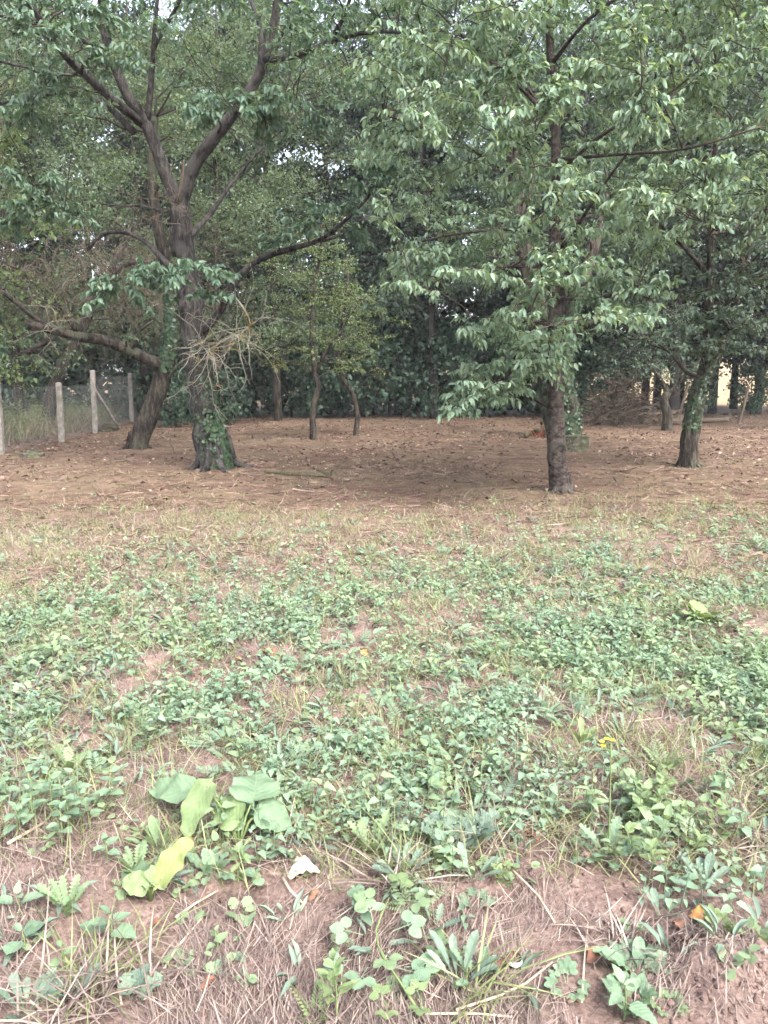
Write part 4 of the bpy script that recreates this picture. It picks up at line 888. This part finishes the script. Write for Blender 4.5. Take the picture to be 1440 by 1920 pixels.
def leaf_data(kind, var, mat):
    key = (kind, var, mat)
    if key not in MESHES:
        V, F, uv = compound(kind, var) if kind in ('trifoliate', 'palmate', 'feather', 'hogleaf') else grid_leaf(kind, var)
        MESHES[key] = mesh('leaf', V, F, 'veined_' + mat, np.full(len(V), .2 + .2 * var), luv=uv)
    return MESHES[key]
def set_leaf(parent, base, pos, d, nrm, L, kind, mat, wide=1., name='leaf'):
    if kind != 'burdock': L = L * .70
    d = unit(np.asarray(d, float)); x_ = unit(np.cross(d, nrm)); z_ = np.cross(x_, d); o = link(name, leaf_data(kind, int(rng.integers(4)), mat), parent)
    M = Matrix.Identity(4)
    for r_ in range(3): M[r_][0], M[r_][1], M[r_][2], M[r_][3] = x_[r_] * L * wide, d[r_] * L, z_[r_] * L, pos[r_] - base[r_]
    o.matrix_local = M; return o
def rosette(name, px, py, label, catg, kind, mat, n, L, el=(20, 60), az0=None, wide=1., jit=.25, zs=0., rise=.0):
    p = gr(px, py); o = thing(name, p, label, catg); off = rng.uniform(0, TAU)
    for k in range(n):
        a_ = math.radians(az0[k]) if az0 else off + k * 2.4 + rng.normal() * jit; e = math.radians(rng.uniform(*el)); d = A(math.cos(a_) * math.cos(e), math.sin(a_) * math.cos(e), math.sin(e))
        set_leaf(o, p, p + A(math.cos(a_) * .01, math.sin(a_) * .01, zs + rise * k / n), d, A(0, 0, 1) + rng.normal(size=3) * .12, L * rng.uniform(.7, 1.12), kind, mat, wide)
    return o, p
def stemmed(name, px, py, label, catg, kind, mat, h, K, L, lean=(0, 0), wide=1., whorl=2, el=(0, 25), stem='green_stem', thick=.003):
    p = gr(px, py); o = thing(name, p, label, catg); top = p + A(lean[0], lean[1], h); part('stem', tube([p - A(0, 0, .02), p + (top - p) * .5 + A(.005, 0, 0), top], thick, thick * .6, 5, h / 4), stem, o, p); az = rng.uniform(0, TAU)
    for j in range(K):
        f = .3 + .7 * (j + 1) / K
        for w in range(whorl):
            a_ = az + j * 1.57 + w * TAU / whorl + rng.normal() * .2; e = math.radians(rng.uniform(*el) + (30 if j == K - 1 else 0)); d = A(math.cos(a_) * math.cos(e), math.sin(a_) * math.cos(e), math.sin(e))
            set_leaf(o, p, p + (top - p) * f, d, A(0, 0, 1), L * (1.15 - .5 * (j / max(K - 1, 1))) * rng.uniform(.8, 1.1), kind, mat, wide)
    return o, p
def bush(name, px, py, label, kind, mat, ns, h, K, L, rad, wide=1., whorl=2, el=(0, 30)):
    p = gr(px, py); o = thing(name, p, label, 'plant')
    for s_ in range(ns):
        q = p + A(*(rng.normal(size=2) * rad), 0); q[2] = float(H(q[0], q[1])); hh = h * rng.uniform(.6, 1.1); top = q + A(*((q - p)[:2] * .5), hh); az = rng.uniform(0, TAU)
        part('stem', tube([q - A(0, 0, .02), top], .0022, .0014, 4, 1), 'green_stem', o, p)
        for j in range(K):
            f = .25 + .75 * (j + 1) / K
            for w in range(whorl):
                a_ = az + j * 1.57 + w * TAU / whorl + rng.normal() * .25; e = math.radians(rng.uniform(*el) + (30 if j == K - 1 else 0))
                set_leaf(o, p, q + (top - q) * f, A(math.cos(a_) * math.cos(e), math.sin(a_) * math.cos(e), math.sin(e)), A(0, 0, 1) + rng.normal(size=3) * .15, L * rng.uniform(.6, 1.2), kind, mat, wide)
    return o
def tuft(name, px, py, label, n, h, mat='grass_green', rad=.03, w=.0045, curl=(.4, 1.3), lean=.6):
    p = gr(px, py); o = thing(name, p, label, 'grass'); xx, yy = p[0] + rng.normal(size=n) * rad, p[1] + rng.normal(size=n) * rad
    b_ = part('blades', blades(xx, yy, h * .5, h, w, lean, curl), mat, o, p); b_['kind'] = 'stuff'; return o

# burdock: blade by blade
def atz(px, py, z):
    r = ray(px, py); t = (z - EYE) / r[2]; return r * t + A(0, 0, EYE)
def burdock(px, py, label, blades_):
    p = gr(px, py); o = thing('burdock_plant', p, label, 'plant')
    for (a_, t_, wide, mat, nm) in blades_:
        a_, t_ = atz(*a_), atz(*t_); d = t_ - a_; L = np.linalg.norm(d) / .82; du = unit(d)
        part('leaf_stalk', tube([p, (p + a_) / 2 + A(0, 0, .025), a_], .005, .0035, 5, .05), 'green_stem', o, p)
        set_leaf(o, p, a_ - du * L * .18, d, nm, L, 'burdock', mat, wide / L / .8)
    return o
burdock(448, 1588, 'burdock with big wavy green leaves and one drooping yellowish leaf', [
    ((388, 1474, .20), (338, 1560, .11), .10, 'lime_leaf', A(-.4, -.8, .45)), ((355, 1484, .16), (272, 1466, .15), .10, 'burdock_leaf', A(-.1, -.55, .9)),
    ((476, 1496, .17), (482, 1438, .21), .16, 'burdock_leaf', A(.15, -.75, .8)), ((446, 1536, .12), (400, 1502, .15), .10, 'lime_leaf', A(-.2, -.7, .7)),
    ((486, 1520, .13), (550, 1543, .09), .10, 'burdock_leaf', A(.3, -.6, .9)), ((430, 1545, .10), (452, 1518, .13), .08, 'burdock_leaf', A(.1, -.7, .7))])
burdock(282, 1690, 'small burdock with one upright yellow-green leaf in the left foreground', [
    ((302, 1648, .10), (350, 1566, .21), .08, 'yellow_leaf', A(-.45, -.8, .4)), ((275, 1660, .08), (228, 1648, .10), .07, 'lime_leaf', A(-.2, -.6, .8)), ((288, 1654, .09), (314, 1622, .12), .075, 'lime_leaf', A(.2, -.7, .7)),
    ((265, 1655, .08), (235, 1608, .08), .08, 'burdock_leaf', A(-.2, -.4, 1))])
rosette('hogweed_plant', 850, 1590, 'hogweed with large lobed blue-green leaves in the middle foreground', 'plant', 'hogleaf', 'pale_leaf', 7, .24, (25, 45), [200, 160, 20, -30, 90, 130, 50], 1.05)
o, p = rosette('hawkweed_plant', 1140, 1605, 'broad toothed rosette sending up a tall stem with yellow flowers', 'plant', 'dandelion', 'nettle_leaf', 16, .2, (10, 60), None, 1.5)
part('flower_stem', tube([p, p + A(.0, .01, .2), p + A(-.005, .02, .4)], .0032, .002, 5, .06), 'green_stem', o, p)
for dx, dz in [(-.035, .40), (-.02, .41), (.0, .405), (-.03, .385)]:
    q = p + A(dx, .02, dz); part('flower_stalk', tube([p + A(-.004, .02, .36), q], .0015, .001, 4), 'green_stem', o, p)
    part('flower', leaves(T_LANCE, np.repeat(q[None], 12, 0), unit(np.stack([np.cos(np.arange(12) * .52), np.sin(np.arange(12) * .52), np.full(12, .5)], -1)), np.tile(A(0, 0, 1), (12, 1)), np.full(12, .011), np.full(12, .005), np.linspace(0, 1, 12)), 'flower_yellow', o, p)
bush('leafy_weed', 1240, 1570, 'bright green bushy weed beside the yellow-flowered rosette', 'nettle', 'lime_leaf', 9, .15, 4, .075, .07, .8)
bush('leafy_weed', 1185, 1545, 'mid green bushy weed right behind the yellow-flowered rosette', 'nettle', 'weed_leaf', 9, .17, 4, .075, .07, .8)
bush('leafy_weed', 480, 1560, 'low green weeds crowding under the burdock leaves', 'nettle', 'weed_leaf', 7, .08, 3, .06, .08, .8)
rosette('dock_plant', 1322, 1668, 'pale smooth-leaved dock with rounded blades, right foreground', 'plant', 'dock', 'pale_leaf', 7, .15, (15, 60), [150, 110, 60, 20, -30, 190, 80], 1.1)
rosette('dock_plant', 1242, 1722, 'small dock of three upright leaves above a dark twig', 'plant', 'dock', 'pale_leaf', 5, .13, (40, 70), [110, 60, 150, 20, -60], 1.1)
rosette('curly_dock', 1195, 1825, 'spreading dock with crinkled leaf edges near the bare clods', 'plant', 'curly', 'nettle_leaf', 9, .16, (15, 50), [185, 20, 45, 90, 120, 150, -10, 215, 70], 1.25)
rosette('cinquefoil_plant', 1180, 1878, 'mat of five-fingered leaves below the crinkled dock', 'plant', 'palmate', 'nettle_leaf', 13, .11, (5, 55), None)
rosette('cinquefoil_plant', 1065, 1850, 'five-fingered weed left of the crinkled dock', 'plant', 'palmate', 'nettle_leaf', 6, .10, (20, 60), None)
stemmed('broad_weed', 1168, 1912, 'large pointed-leaf weed at the bottom edge below the crinkled dock', 'plant', 'nettle', 'nettle_leaf', .10, 3, .11, (0, 0), .75)
rosette('cinquefoil_plant', 1250, 1890, 'small five-fingered mat beside the bare clods', 'plant', 'palmate', 'weed_leaf', 7, .07, (5, 40), None)
# bramble
p = gr(722, 1850); br = thing('bramble_plant', p, 'bramble with serrated three-part leaves, bottom centre', 'plant')
part('cane', tube([gr(790, 1918) + A(0, 0, .02), gr(755, 1880) + A(0, 0, .05), p + A(0, 0, .08), gr(705, 1800) + A(0, 0, .09), gr(730, 1740) + A(0, 0, .10)], .004, .002, 5, .05), 'green_stem', br, p)
for px, py, dz, a_, L, mt in [(690, 1850, .06, 250, .13, 'nettle_leaf'), (740, 1850, .06, -30, .14, 'nettle_leaf'), (680, 1800, .08, 170, .13, 'nettle_leaf'), (700, 1790, .10, 100, .13, 'nettle_leaf'), (735, 1800, .09, 20, .14, 'nettle_leaf'), (715, 1760, .10, 150, .13, 'weed_leaf'),
                              (735, 1735, .11, 60, .12, 'lime_leaf'), (755, 1745, .10, -20, .11, 'weed_leaf'), (715, 1830, .08, 290, .12, 'weed_leaf'), (660, 1830, .05, 200, .11, 'nettle_leaf'), (700, 1735, .09, 170, .11, 'nettle_leaf'), (760, 1850, .06, -10, .13, 'nettle_leaf')]:
    q = gr(px, py) + A(0, 0, dz); e = math.radians(a_); set_leaf(br, p, q, A(math.cos(e), math.sin(e), .12), A(0, -.2, 1), L, 'trifoliate', mt, 1.1)
for (px, py, a_), lb in zip([(725, 1912, 120), (790, 1905, 110)], ['small yellow-green bramble shoot at the bottom edge below the big bramble', 'small yellow-green bramble shoot right of the bramble cane']):
    q = gr(px, py); o = thing('bramble_shoot', q, lb, 'plant'); part('stem', tube([q, q + A(0, 0, .05)], .002, .0015, 4), 'green_stem', o, q)
    for k in range(2): e = math.radians(a_ + 150 * k); set_leaf(o, q, q + A(0, 0, .04), A(math.cos(e), math.sin(e), .3), A(0, -.3, 1), .085, 'trifoliate', 'lime_leaf', 1.1)
stemmed('willowherb_shoot', 630, 1918, 'upright yellow-green shoot with narrow leaves at the bottom edge', 'plant', 'lance', 'lime_leaf', .17, 6, .085, (-.005, 0), 1.3, 3, (20, 50))
rosette('yarrow_plant', 592, 1915, 'feathery pale green shoot left of the narrow-leaved shoot', 'plant', 'feather', 'lime_leaf', 5, .15, (50, 80), None, .7)
rosette('yarrow_plant', 775, 1705, 'feathery green rosette above the bramble', 'plant', 'feather', 'weed_leaf', 9, .14, (15, 55), None)
rosette('yarrow_plant', 930, 1500, 'feathery pale rosette right of the lobed hogweed', 'plant', 'feather', 'pale_leaf', 11, .16, (20, 65), None)
rosette('yarrow_plant', 745, 1440, 'feathery bright green rosette above the lobed hogweed', 'plant', 'feather', 'weed_leaf', 12, .17, (20, 65), None)
rosette('yarrow_plant', 1245, 1440, 'feathery green rosette behind the yellow-flowered plant', 'plant', 'feather', 'weed_leaf', 11, .17, (20, 65), None)
rosette('thistle_plant', 812, 1745, 'small dark sow thistle with toothed upright leaves beside the bramble', 'plant', 'dandelion', 'pale_leaf', 6, .13, (35, 75), None, 1.5)
rosette('thistle_plant', 885, 1650, 'grey-green sow thistle with curved upright leaves below the hogweed', 'plant', 'dock', 'pale_leaf', 8, .15, (30, 70), None, .9)
rosette('plantain_plant', 860, 1850, 'long upright plantain leaves in a grass tuft, bottom centre right', 'plant', 'dock', 'pale_leaf', 6, .19, (45, 80), [130, 100, 40, -20, 10, 160], .75)
rosette('dandelion_plant', 890, 1840, 'toothed dandelion growing behind the plantain and grass tuft', 'plant', 'dandelion', 'nettle_leaf', 9, .14, (20, 70), None, 1.3)
tuft('grass_tuft', 895, 1862, 'grass tuft with arching blades around the long plantain leaves', 45, .22)
rosette('dandelion_plant', 700, 1600, 'upright bright green dandelion left of the hogweed', 'plant', 'dandelion', 'weed_leaf', 14, .19, (40, 80), None, 1.3)
rosette('plantain_plant', 755, 1650, 'plantain with broad pale blades between dandelion and grey thistle', 'plant', 'dock', 'pale_leaf', 8, .17, (25, 75), None, .9)
tuft('grass_tuft', 735, 1665, 'tuft of half-dry arching grass in front of the plantain', 55, .22, 'straw'); tuft('grass_tuft', 760, 1640, 'green grass tuft growing through the plantain', 40, .2)
tuft('grass_tuft', 920, 1580, 'drooping half-dry grass tuft right of the hogweed', 55, .18, 'straw'); tuft('grass_tuft', 200, 1880, 'large drooping bleached grass tuft, bottom left', 80, .26, 'straw', .06); tuft('grass_tuft', 165, 1850, 'green grass blades within the bleached tuft, bottom left', 45, .24, 'grass_green', .05)
tuft('grass_tuft', 70, 1905, 'pale grass tuft in the bottom left corner', 60, .22, 'straw', .06); tuft('grass_tuft', 270, 1790, 'thin upright grass tuft below the pair of heart-shaped leaves', 28, .18); tuft('grass_tuft', 1150, 1775, 'thin straw tuft above the crinkled dock', 45, .17, 'straw', .04)
tuft('grass_tuft', 1405, 1600, 'bleached grass clump at the right edge behind the pale dock', 70, .2, 'straw', .08)
rosette('dandelion_plant', 125, 1710, 'slim dandelion with upright toothed leaves, left foreground', 'plant', 'dandelion', 'weed_leaf', 9, .17, (45, 80), None, 1.2)
stemmed('seedling', 45, 1785, 'young plant with four rounded leaves at the left edge', 'plant', 'round', 'nettle_leaf', .06, 2, .085, (0, 0), 1., 2, (5, 30))
stemmed('seedling', 118, 1820, 'small round-leaved seedling beside the bleached tuft', 'plant', 'round', 'weed_leaf', .07, 2, .055)
stemmed('heart_leaf_weed', 205, 1775, 'weed with large heart-shaped leaves above the bleached tuft', 'plant', 'nettle', 'nettle_leaf', .10, 3, .11, (.01, 0), .95)
stemmed('heart_leaf_weed', 35, 1715, 'small weed with one big pale leaf at the left edge', 'plant', 'nettle', 'nettle_leaf', .06, 2, .10, (0, 0), .8)
stemmed('seedling', 405, 1790, 'small upright seedling on bare straw, left of centre', 'plant', 'nettle', 'weed_leaf', .07, 3, .05)
rosette('cinquefoil_plant', 435, 1815, 'low five-fingered weed on bare straw, left of centre', 'plant', 'palmate', 'nettle_leaf', 7, .07, (0, 30), None)
rosette('thistle_plant', 245, 1880, 'pale jagged thistle leaf beside the bleached tuft', 'plant', 'lobed', 'pale_leaf', 4, .12, (30, 70), [60, 120, 20, 90], .7)
rosette('thistle_plant', 130, 1870, 'grey-green jagged thistle among the bottom left grass', 'plant', 'lobed', 'pale_leaf', 5, .12, (20, 60), None, .9)
rosette('plantain_plant', 50, 1900, 'grey-green long-leaved plantain in the bottom left corner', 'plant', 'dock', 'pale_leaf', 7, .14, (20, 70), None, 1.)
rosette('dandelion_plant', 130, 1450, 'fresh green dandelion rosette behind the nettle clump', 'plant', 'dandelion', 'weed_leaf', 9, .15, (30, 70), None, 1.9)
for k, (px, py, hh, LL) in enumerate([(60, 1560, .15, .085), (95, 1545, .18, .085), (130, 1560, .16, .09), (150, 1530, .17, .08), (30, 1570, .13, .08), (115, 1590, .12, .08), (170, 1560, .14, .075), (70, 1520, .16, .075), (195, 1520, .15, .08), (20, 1520, .14, .08)]):
    o, q = stemmed('nettle_plant', px, py, 'serrated green nettle standing in the dense clump above the pale stalk', 'plant', 'nettle', 'nettle_leaf', hh, 4, LL, (rng.normal() * .02, rng.normal() * .02), .95); o['group'] = 'nettle clump at the left'
stemmed('heart_leaf_weed', 200, 1620, 'dark serrated weed between the nettle clump and the yellow leaf', 'plant', 'nettle', 'nettle_leaf', .08, 3, .08)
rosette('plantain_plant', 300, 1600, 'upright smooth-leaved weed behind the yellow burdock leaf', 'plant', 'dock', 'weed_leaf', 8, .17, (40, 80), None, .9)
rosette('curly_dock', 395, 1640, 'crinkled dark green dock right of the yellow burdock leaf', 'plant', 'curly', 'nettle_leaf', 12, .13, (20, 75), None, 1.2)
rosette('dandelion_plant', 255, 1640, 'fresh dandelion leaves behind the cupped burdock leaf', 'plant', 'dandelion', 'weed_leaf', 10, .13, (50, 80), None, 1.3)
stemmed('seedling', 478, 1665, 'seedling of two round leaves right of the crinkled dark dock', 'plant', 'round', 'nettle_leaf', .05, 2, .065)
stemmed('leafy_weed', 455, 1640, 'yellow-green toothed shoot right of the crinkled dark dock', 'plant', 'dandelion', 'lime_leaf', .09, 3, .09, (0, 0), 1.6)
rosette('seedling', 540, 1720, 'tiny two-leaved seedling under the pale fallen leaf', 'plant', 'dock', 'nettle_leaf', 3, .07, (40, 70), None, 1.1)
rosette('lettuce_weed', 1430, 1770, 'yellow-green dandelion at the right edge above the clods', 'plant', 'dandelion', 'lime_leaf', 7, .12, (30, 70), None, 1.7)
rosette('crowfoot_plant', 1345, 1745, 'pale delicate lobed weed beside an orange leaf', 'plant', 'palmate', 'lime_leaf', 10, .085, (15, 60), None)
rosette('bedstraw_plant', 940, 1660, 'tiny-leaved pale weed right of the grey thistle', 'plant', 'palmate', 'lime_leaf', 12, .06, (15, 75), None, 1., .3, .0, .06); rosette('bedstraw_plant', 825, 1630, 'tiny-leaved pale weed left of the grey thistle', 'plant', 'palmate', 'lime_leaf', 12, .06, (15, 75), None, 1., .3, 0, .06)
rosette('lobed_weed', 890, 1690, 'small dark lobed leaf plant under the grey thistle', 'plant', 'lobed', 'nettle_leaf', 5, .08, (10, 50), None)
rosette('big_leaf_weed', 1315, 1165, 'broad pale leafed plant standing out in the weeds at the right', 'plant', 'burdock', 'lime_leaf', 5, .17, (30, 60), None, .9)
rosette('hollyhock_plant', 1090, 1400, 'upright yellow-green dock beside the bare patch at the right', 'plant', 'dock', 'lime_leaf', 6, .16, (50, 80), None, .9)
rosette('dock_plant', 1165, 1380, 'bluish dock tuft on the bare soil at the right', 'plant', 'dock', 'pale_leaf', 7, .14, (40, 80), None, .8)

# fallen leaves, stalks, shell
def fallen(px, py, L, W, mat, label, az, curl=.5):
    p = gr(px, py) + A(0, 0, .022); o = thing('fallen_leaf', p, label, 'leaf'); n, m = 9, 5; V = []; F = []; a_ = math.radians(az); ph = rng.uniform(0, 6)
    for i_ in range(n + 1):
        for k in range(m + 1):
            u, v = i_ / n, k / m * 2 - 1; w = W / 2 * (math.sin(math.pi * u ** .8) ** .85 + .02) * (1 + .22 * math.sin(i_ * 2.6 + ph + v)); x_, y_ = (u - .5) * L + .05 * L * v * v * math.sin(ph), v * w
            V.append(p + A(x_ * math.cos(a_) - y_ * math.sin(a_), x_ * math.sin(a_) + y_ * math.cos(a_), curl * .30 * W * v * v * math.sin(u * 4 + ph) + .11 * L * math.sin(u * 5 + ph) + .05 * W * math.sin(v * 4 + ph * 2) + .03 * W * rng.normal()))
    for i_ in range(n):
        for k in range(m): q = i_ * (m + 1) + k; F += [(q, q + 1, q + m + 2), (q, q + m + 2, q + m + 1)]
    part('blade', (np.array(V), np.array(F), np.full(len(V), rng.uniform(.3, .8))), mat, o, p)
fallen(572, 1645, .11, .085, 'fallen_pale', 'large pale cream fallen leaf on the straw', 10)
for px, py, L, mat, lb in [(1306, 1725, .055, 'fallen_orange', 'orange fallen leaf beside the pale lobed weed'), (1118, 1808, .06, 'fallen_brown', 'red-brown curled leaf left of the crinkled dock'), (932, 1818, .06, 'fallen_brown', 'pinkish brown curled leaf right of the plantain'),
                           (1000, 1572, .06, 'fallen_brown', 'brown leaf lying below the hogweed'), (505, 1228, .10, 'fallen_brown', 'rusty leaf on the dark bare patch in the weeds'), (420, 1142, .07, 'fallen_pale', 'whitish leaf in the weeds far left of centre'), (680, 1228, .06, 'fallen_orange', 'orange leaf among weeds near the centre'),
                           (215, 1493, .05, 'fallen_pale', 'tan leaf behind the nettle clump'), (475, 1385, .07, 'fallen_pale', 'pale yellow leaf behind the burdock'), (590, 1690, .04, 'fallen_brown', 'small brown leaf in the straw near the pale leaf'), (1270, 1745, .04, 'fallen_brown', 'small red-brown leaf near the dark twig'),
                           (448, 1242, .06, 'fallen_orange', 'small orange leaf beside the dark bare patch'), (390, 1855, .04, 'fallen_brown', 'small pinkish leaf on the bottom straw'), (805, 1815, .05, 'fallen_brown', 'crumpled brown leaf between bramble and plantain'), (292, 1745, .04, 'fallen_brown', 'small brown leaf beside the thin grass tuft')]:
    fallen(px, py, L, L * .7, mat, lb, rng.uniform(0, 180), .9)
STK = [([(15, 1592), (45, 1575), (82, 1553)], .006, 'pale_stalk', 'thick pale dry stalk at the left below the nettles'), ([(330, 1730), (365, 1705), (408, 1680)], .004, 'pale_stalk', 'pale straight stalk rising right below the burdock'), ([(530, 1655), (545, 1680), (570, 1706)], .0045, 'pale_stalk', 'white forked stalk left of the pale leaf'),
       ([(270, 1885), (300, 1840), (330, 1790), (380, 1730)], .0035, 'pale_stalk', 'long pale stalk slanting across the bottom left straw'), ([(855, 1905), (930, 1880), (985, 1855), (1035, 1815)], .004, 'pale_stalk', 'bundle-like long curved straw stalk at the bottom centre'), ([(1205, 1738), (1270, 1722), (1330, 1700)], .004, 'dark_stalk', 'dark twig behind the small upright dock'),
       ([(1265, 1850), (1290, 1810), (1305, 1760), (1330, 1740)], .0035, 'dark_stalk', 'dark bent stem beside the bare clods'), ([(1090, 1890), (1096, 1800), (1102, 1740)], .003, 'pale_stalk', 'straight tan straw lying left of the crinkled dock'), ([(960, 1640), (1010, 1690), (1040, 1740)], .0035, 'pale_stalk', 'pale stalk slanting over the straw right of centre'), ([(800, 1912), (900, 1912), (960, 1918)], .0035, 'pale_stalk', 'pale stalk lying along the bottom edge'),
       ([(0, 1690), (60, 1660), (130, 1620)], .004, 'dark_stalk', 'dark twig in the left straw'), ([(640, 1625), (665, 1650), (690, 1680)], .0035, 'dark_stalk', 'thin grey twig right of the pale leaf'), ([(1180, 1360), (1240, 1352)], .003, 'pale_stalk', 'pale stalk on the bare soil patch')]
for pix, r_, mt, lb in STK: stick('dry_stalk', [(*q, r_ + .014) for q in pix], r_, r_ * .7, mt, lb, 'stalk', 5)
p = gr(963, 1812); sh_ = thing('nut_shell', p, 'open dark nut shell with a white rim in the straw', 'shell')
V, F = [], []
for i_ in range(7):
    for k in range(14): th = math.pi / 2 + i_ / 6 * math.pi / 2; V.append(p + A(.022 * math.sin(th) * math.cos(k / 14 * TAU), .028 * math.sin(th) * math.sin(k / 14 * TAU) , .026 + .024 * math.cos(th)))
for i_ in range(6):
    for k in range(14): a_, b_ = i_ * 14 + k, i_ * 14 + (k + 1) % 14; F += [(a_, b_, b_ + 14), (a_, b_ + 14, a_ + 14)]
part('shell', (np.array(V), np.array(F), None), 'shell_dark', sh_, p)
part('rim', tubes(np.array([[p + A(.0225 * math.cos(a_), .0285 * math.sin(a_), .027) for a_ in np.linspace(3.6, 5.9, 9)]]), np.array([np.sin(np.linspace(.3, 2.9, 9)) * .006]), 6), 'shell_white', sh_, p)
tris = sum(len(m_.polygons) for m_ in bpy.data.meshes); print('faces', tris)

# ------------------------------------------------------------------ added thin haze: stands in for lens veil, lifts the dark tones
V = np.array([(x_, y_, z_) for x_ in (-420, 420) for y_ in (-420, 480) for z_ in (-4, 36)], float)
Fz = np.array([(0, 1, 3, 2), (4, 6, 7, 5), (0, 4, 5, 1), (2, 3, 7, 6), (0, 2, 6, 4), (1, 5, 7, 3)])
m, nt, N, L = new_mat('lens_veil_haze'); pv = N('ShaderNodeVolumePrincipled'); pv.inputs['Color'].default_value = (.93, .96, 1, 1); pv.inputs['Density'].default_value = .0008
L(pv.outputs[0], N('ShaderNodeOutputMaterial').inputs['Volume'])
hz_ = link('haze', mesh('haze', V, Fz, m, None, False)); tag(hz_, 'added thin haze volume standing in for lens veil', 'haze', None, 'stuff')
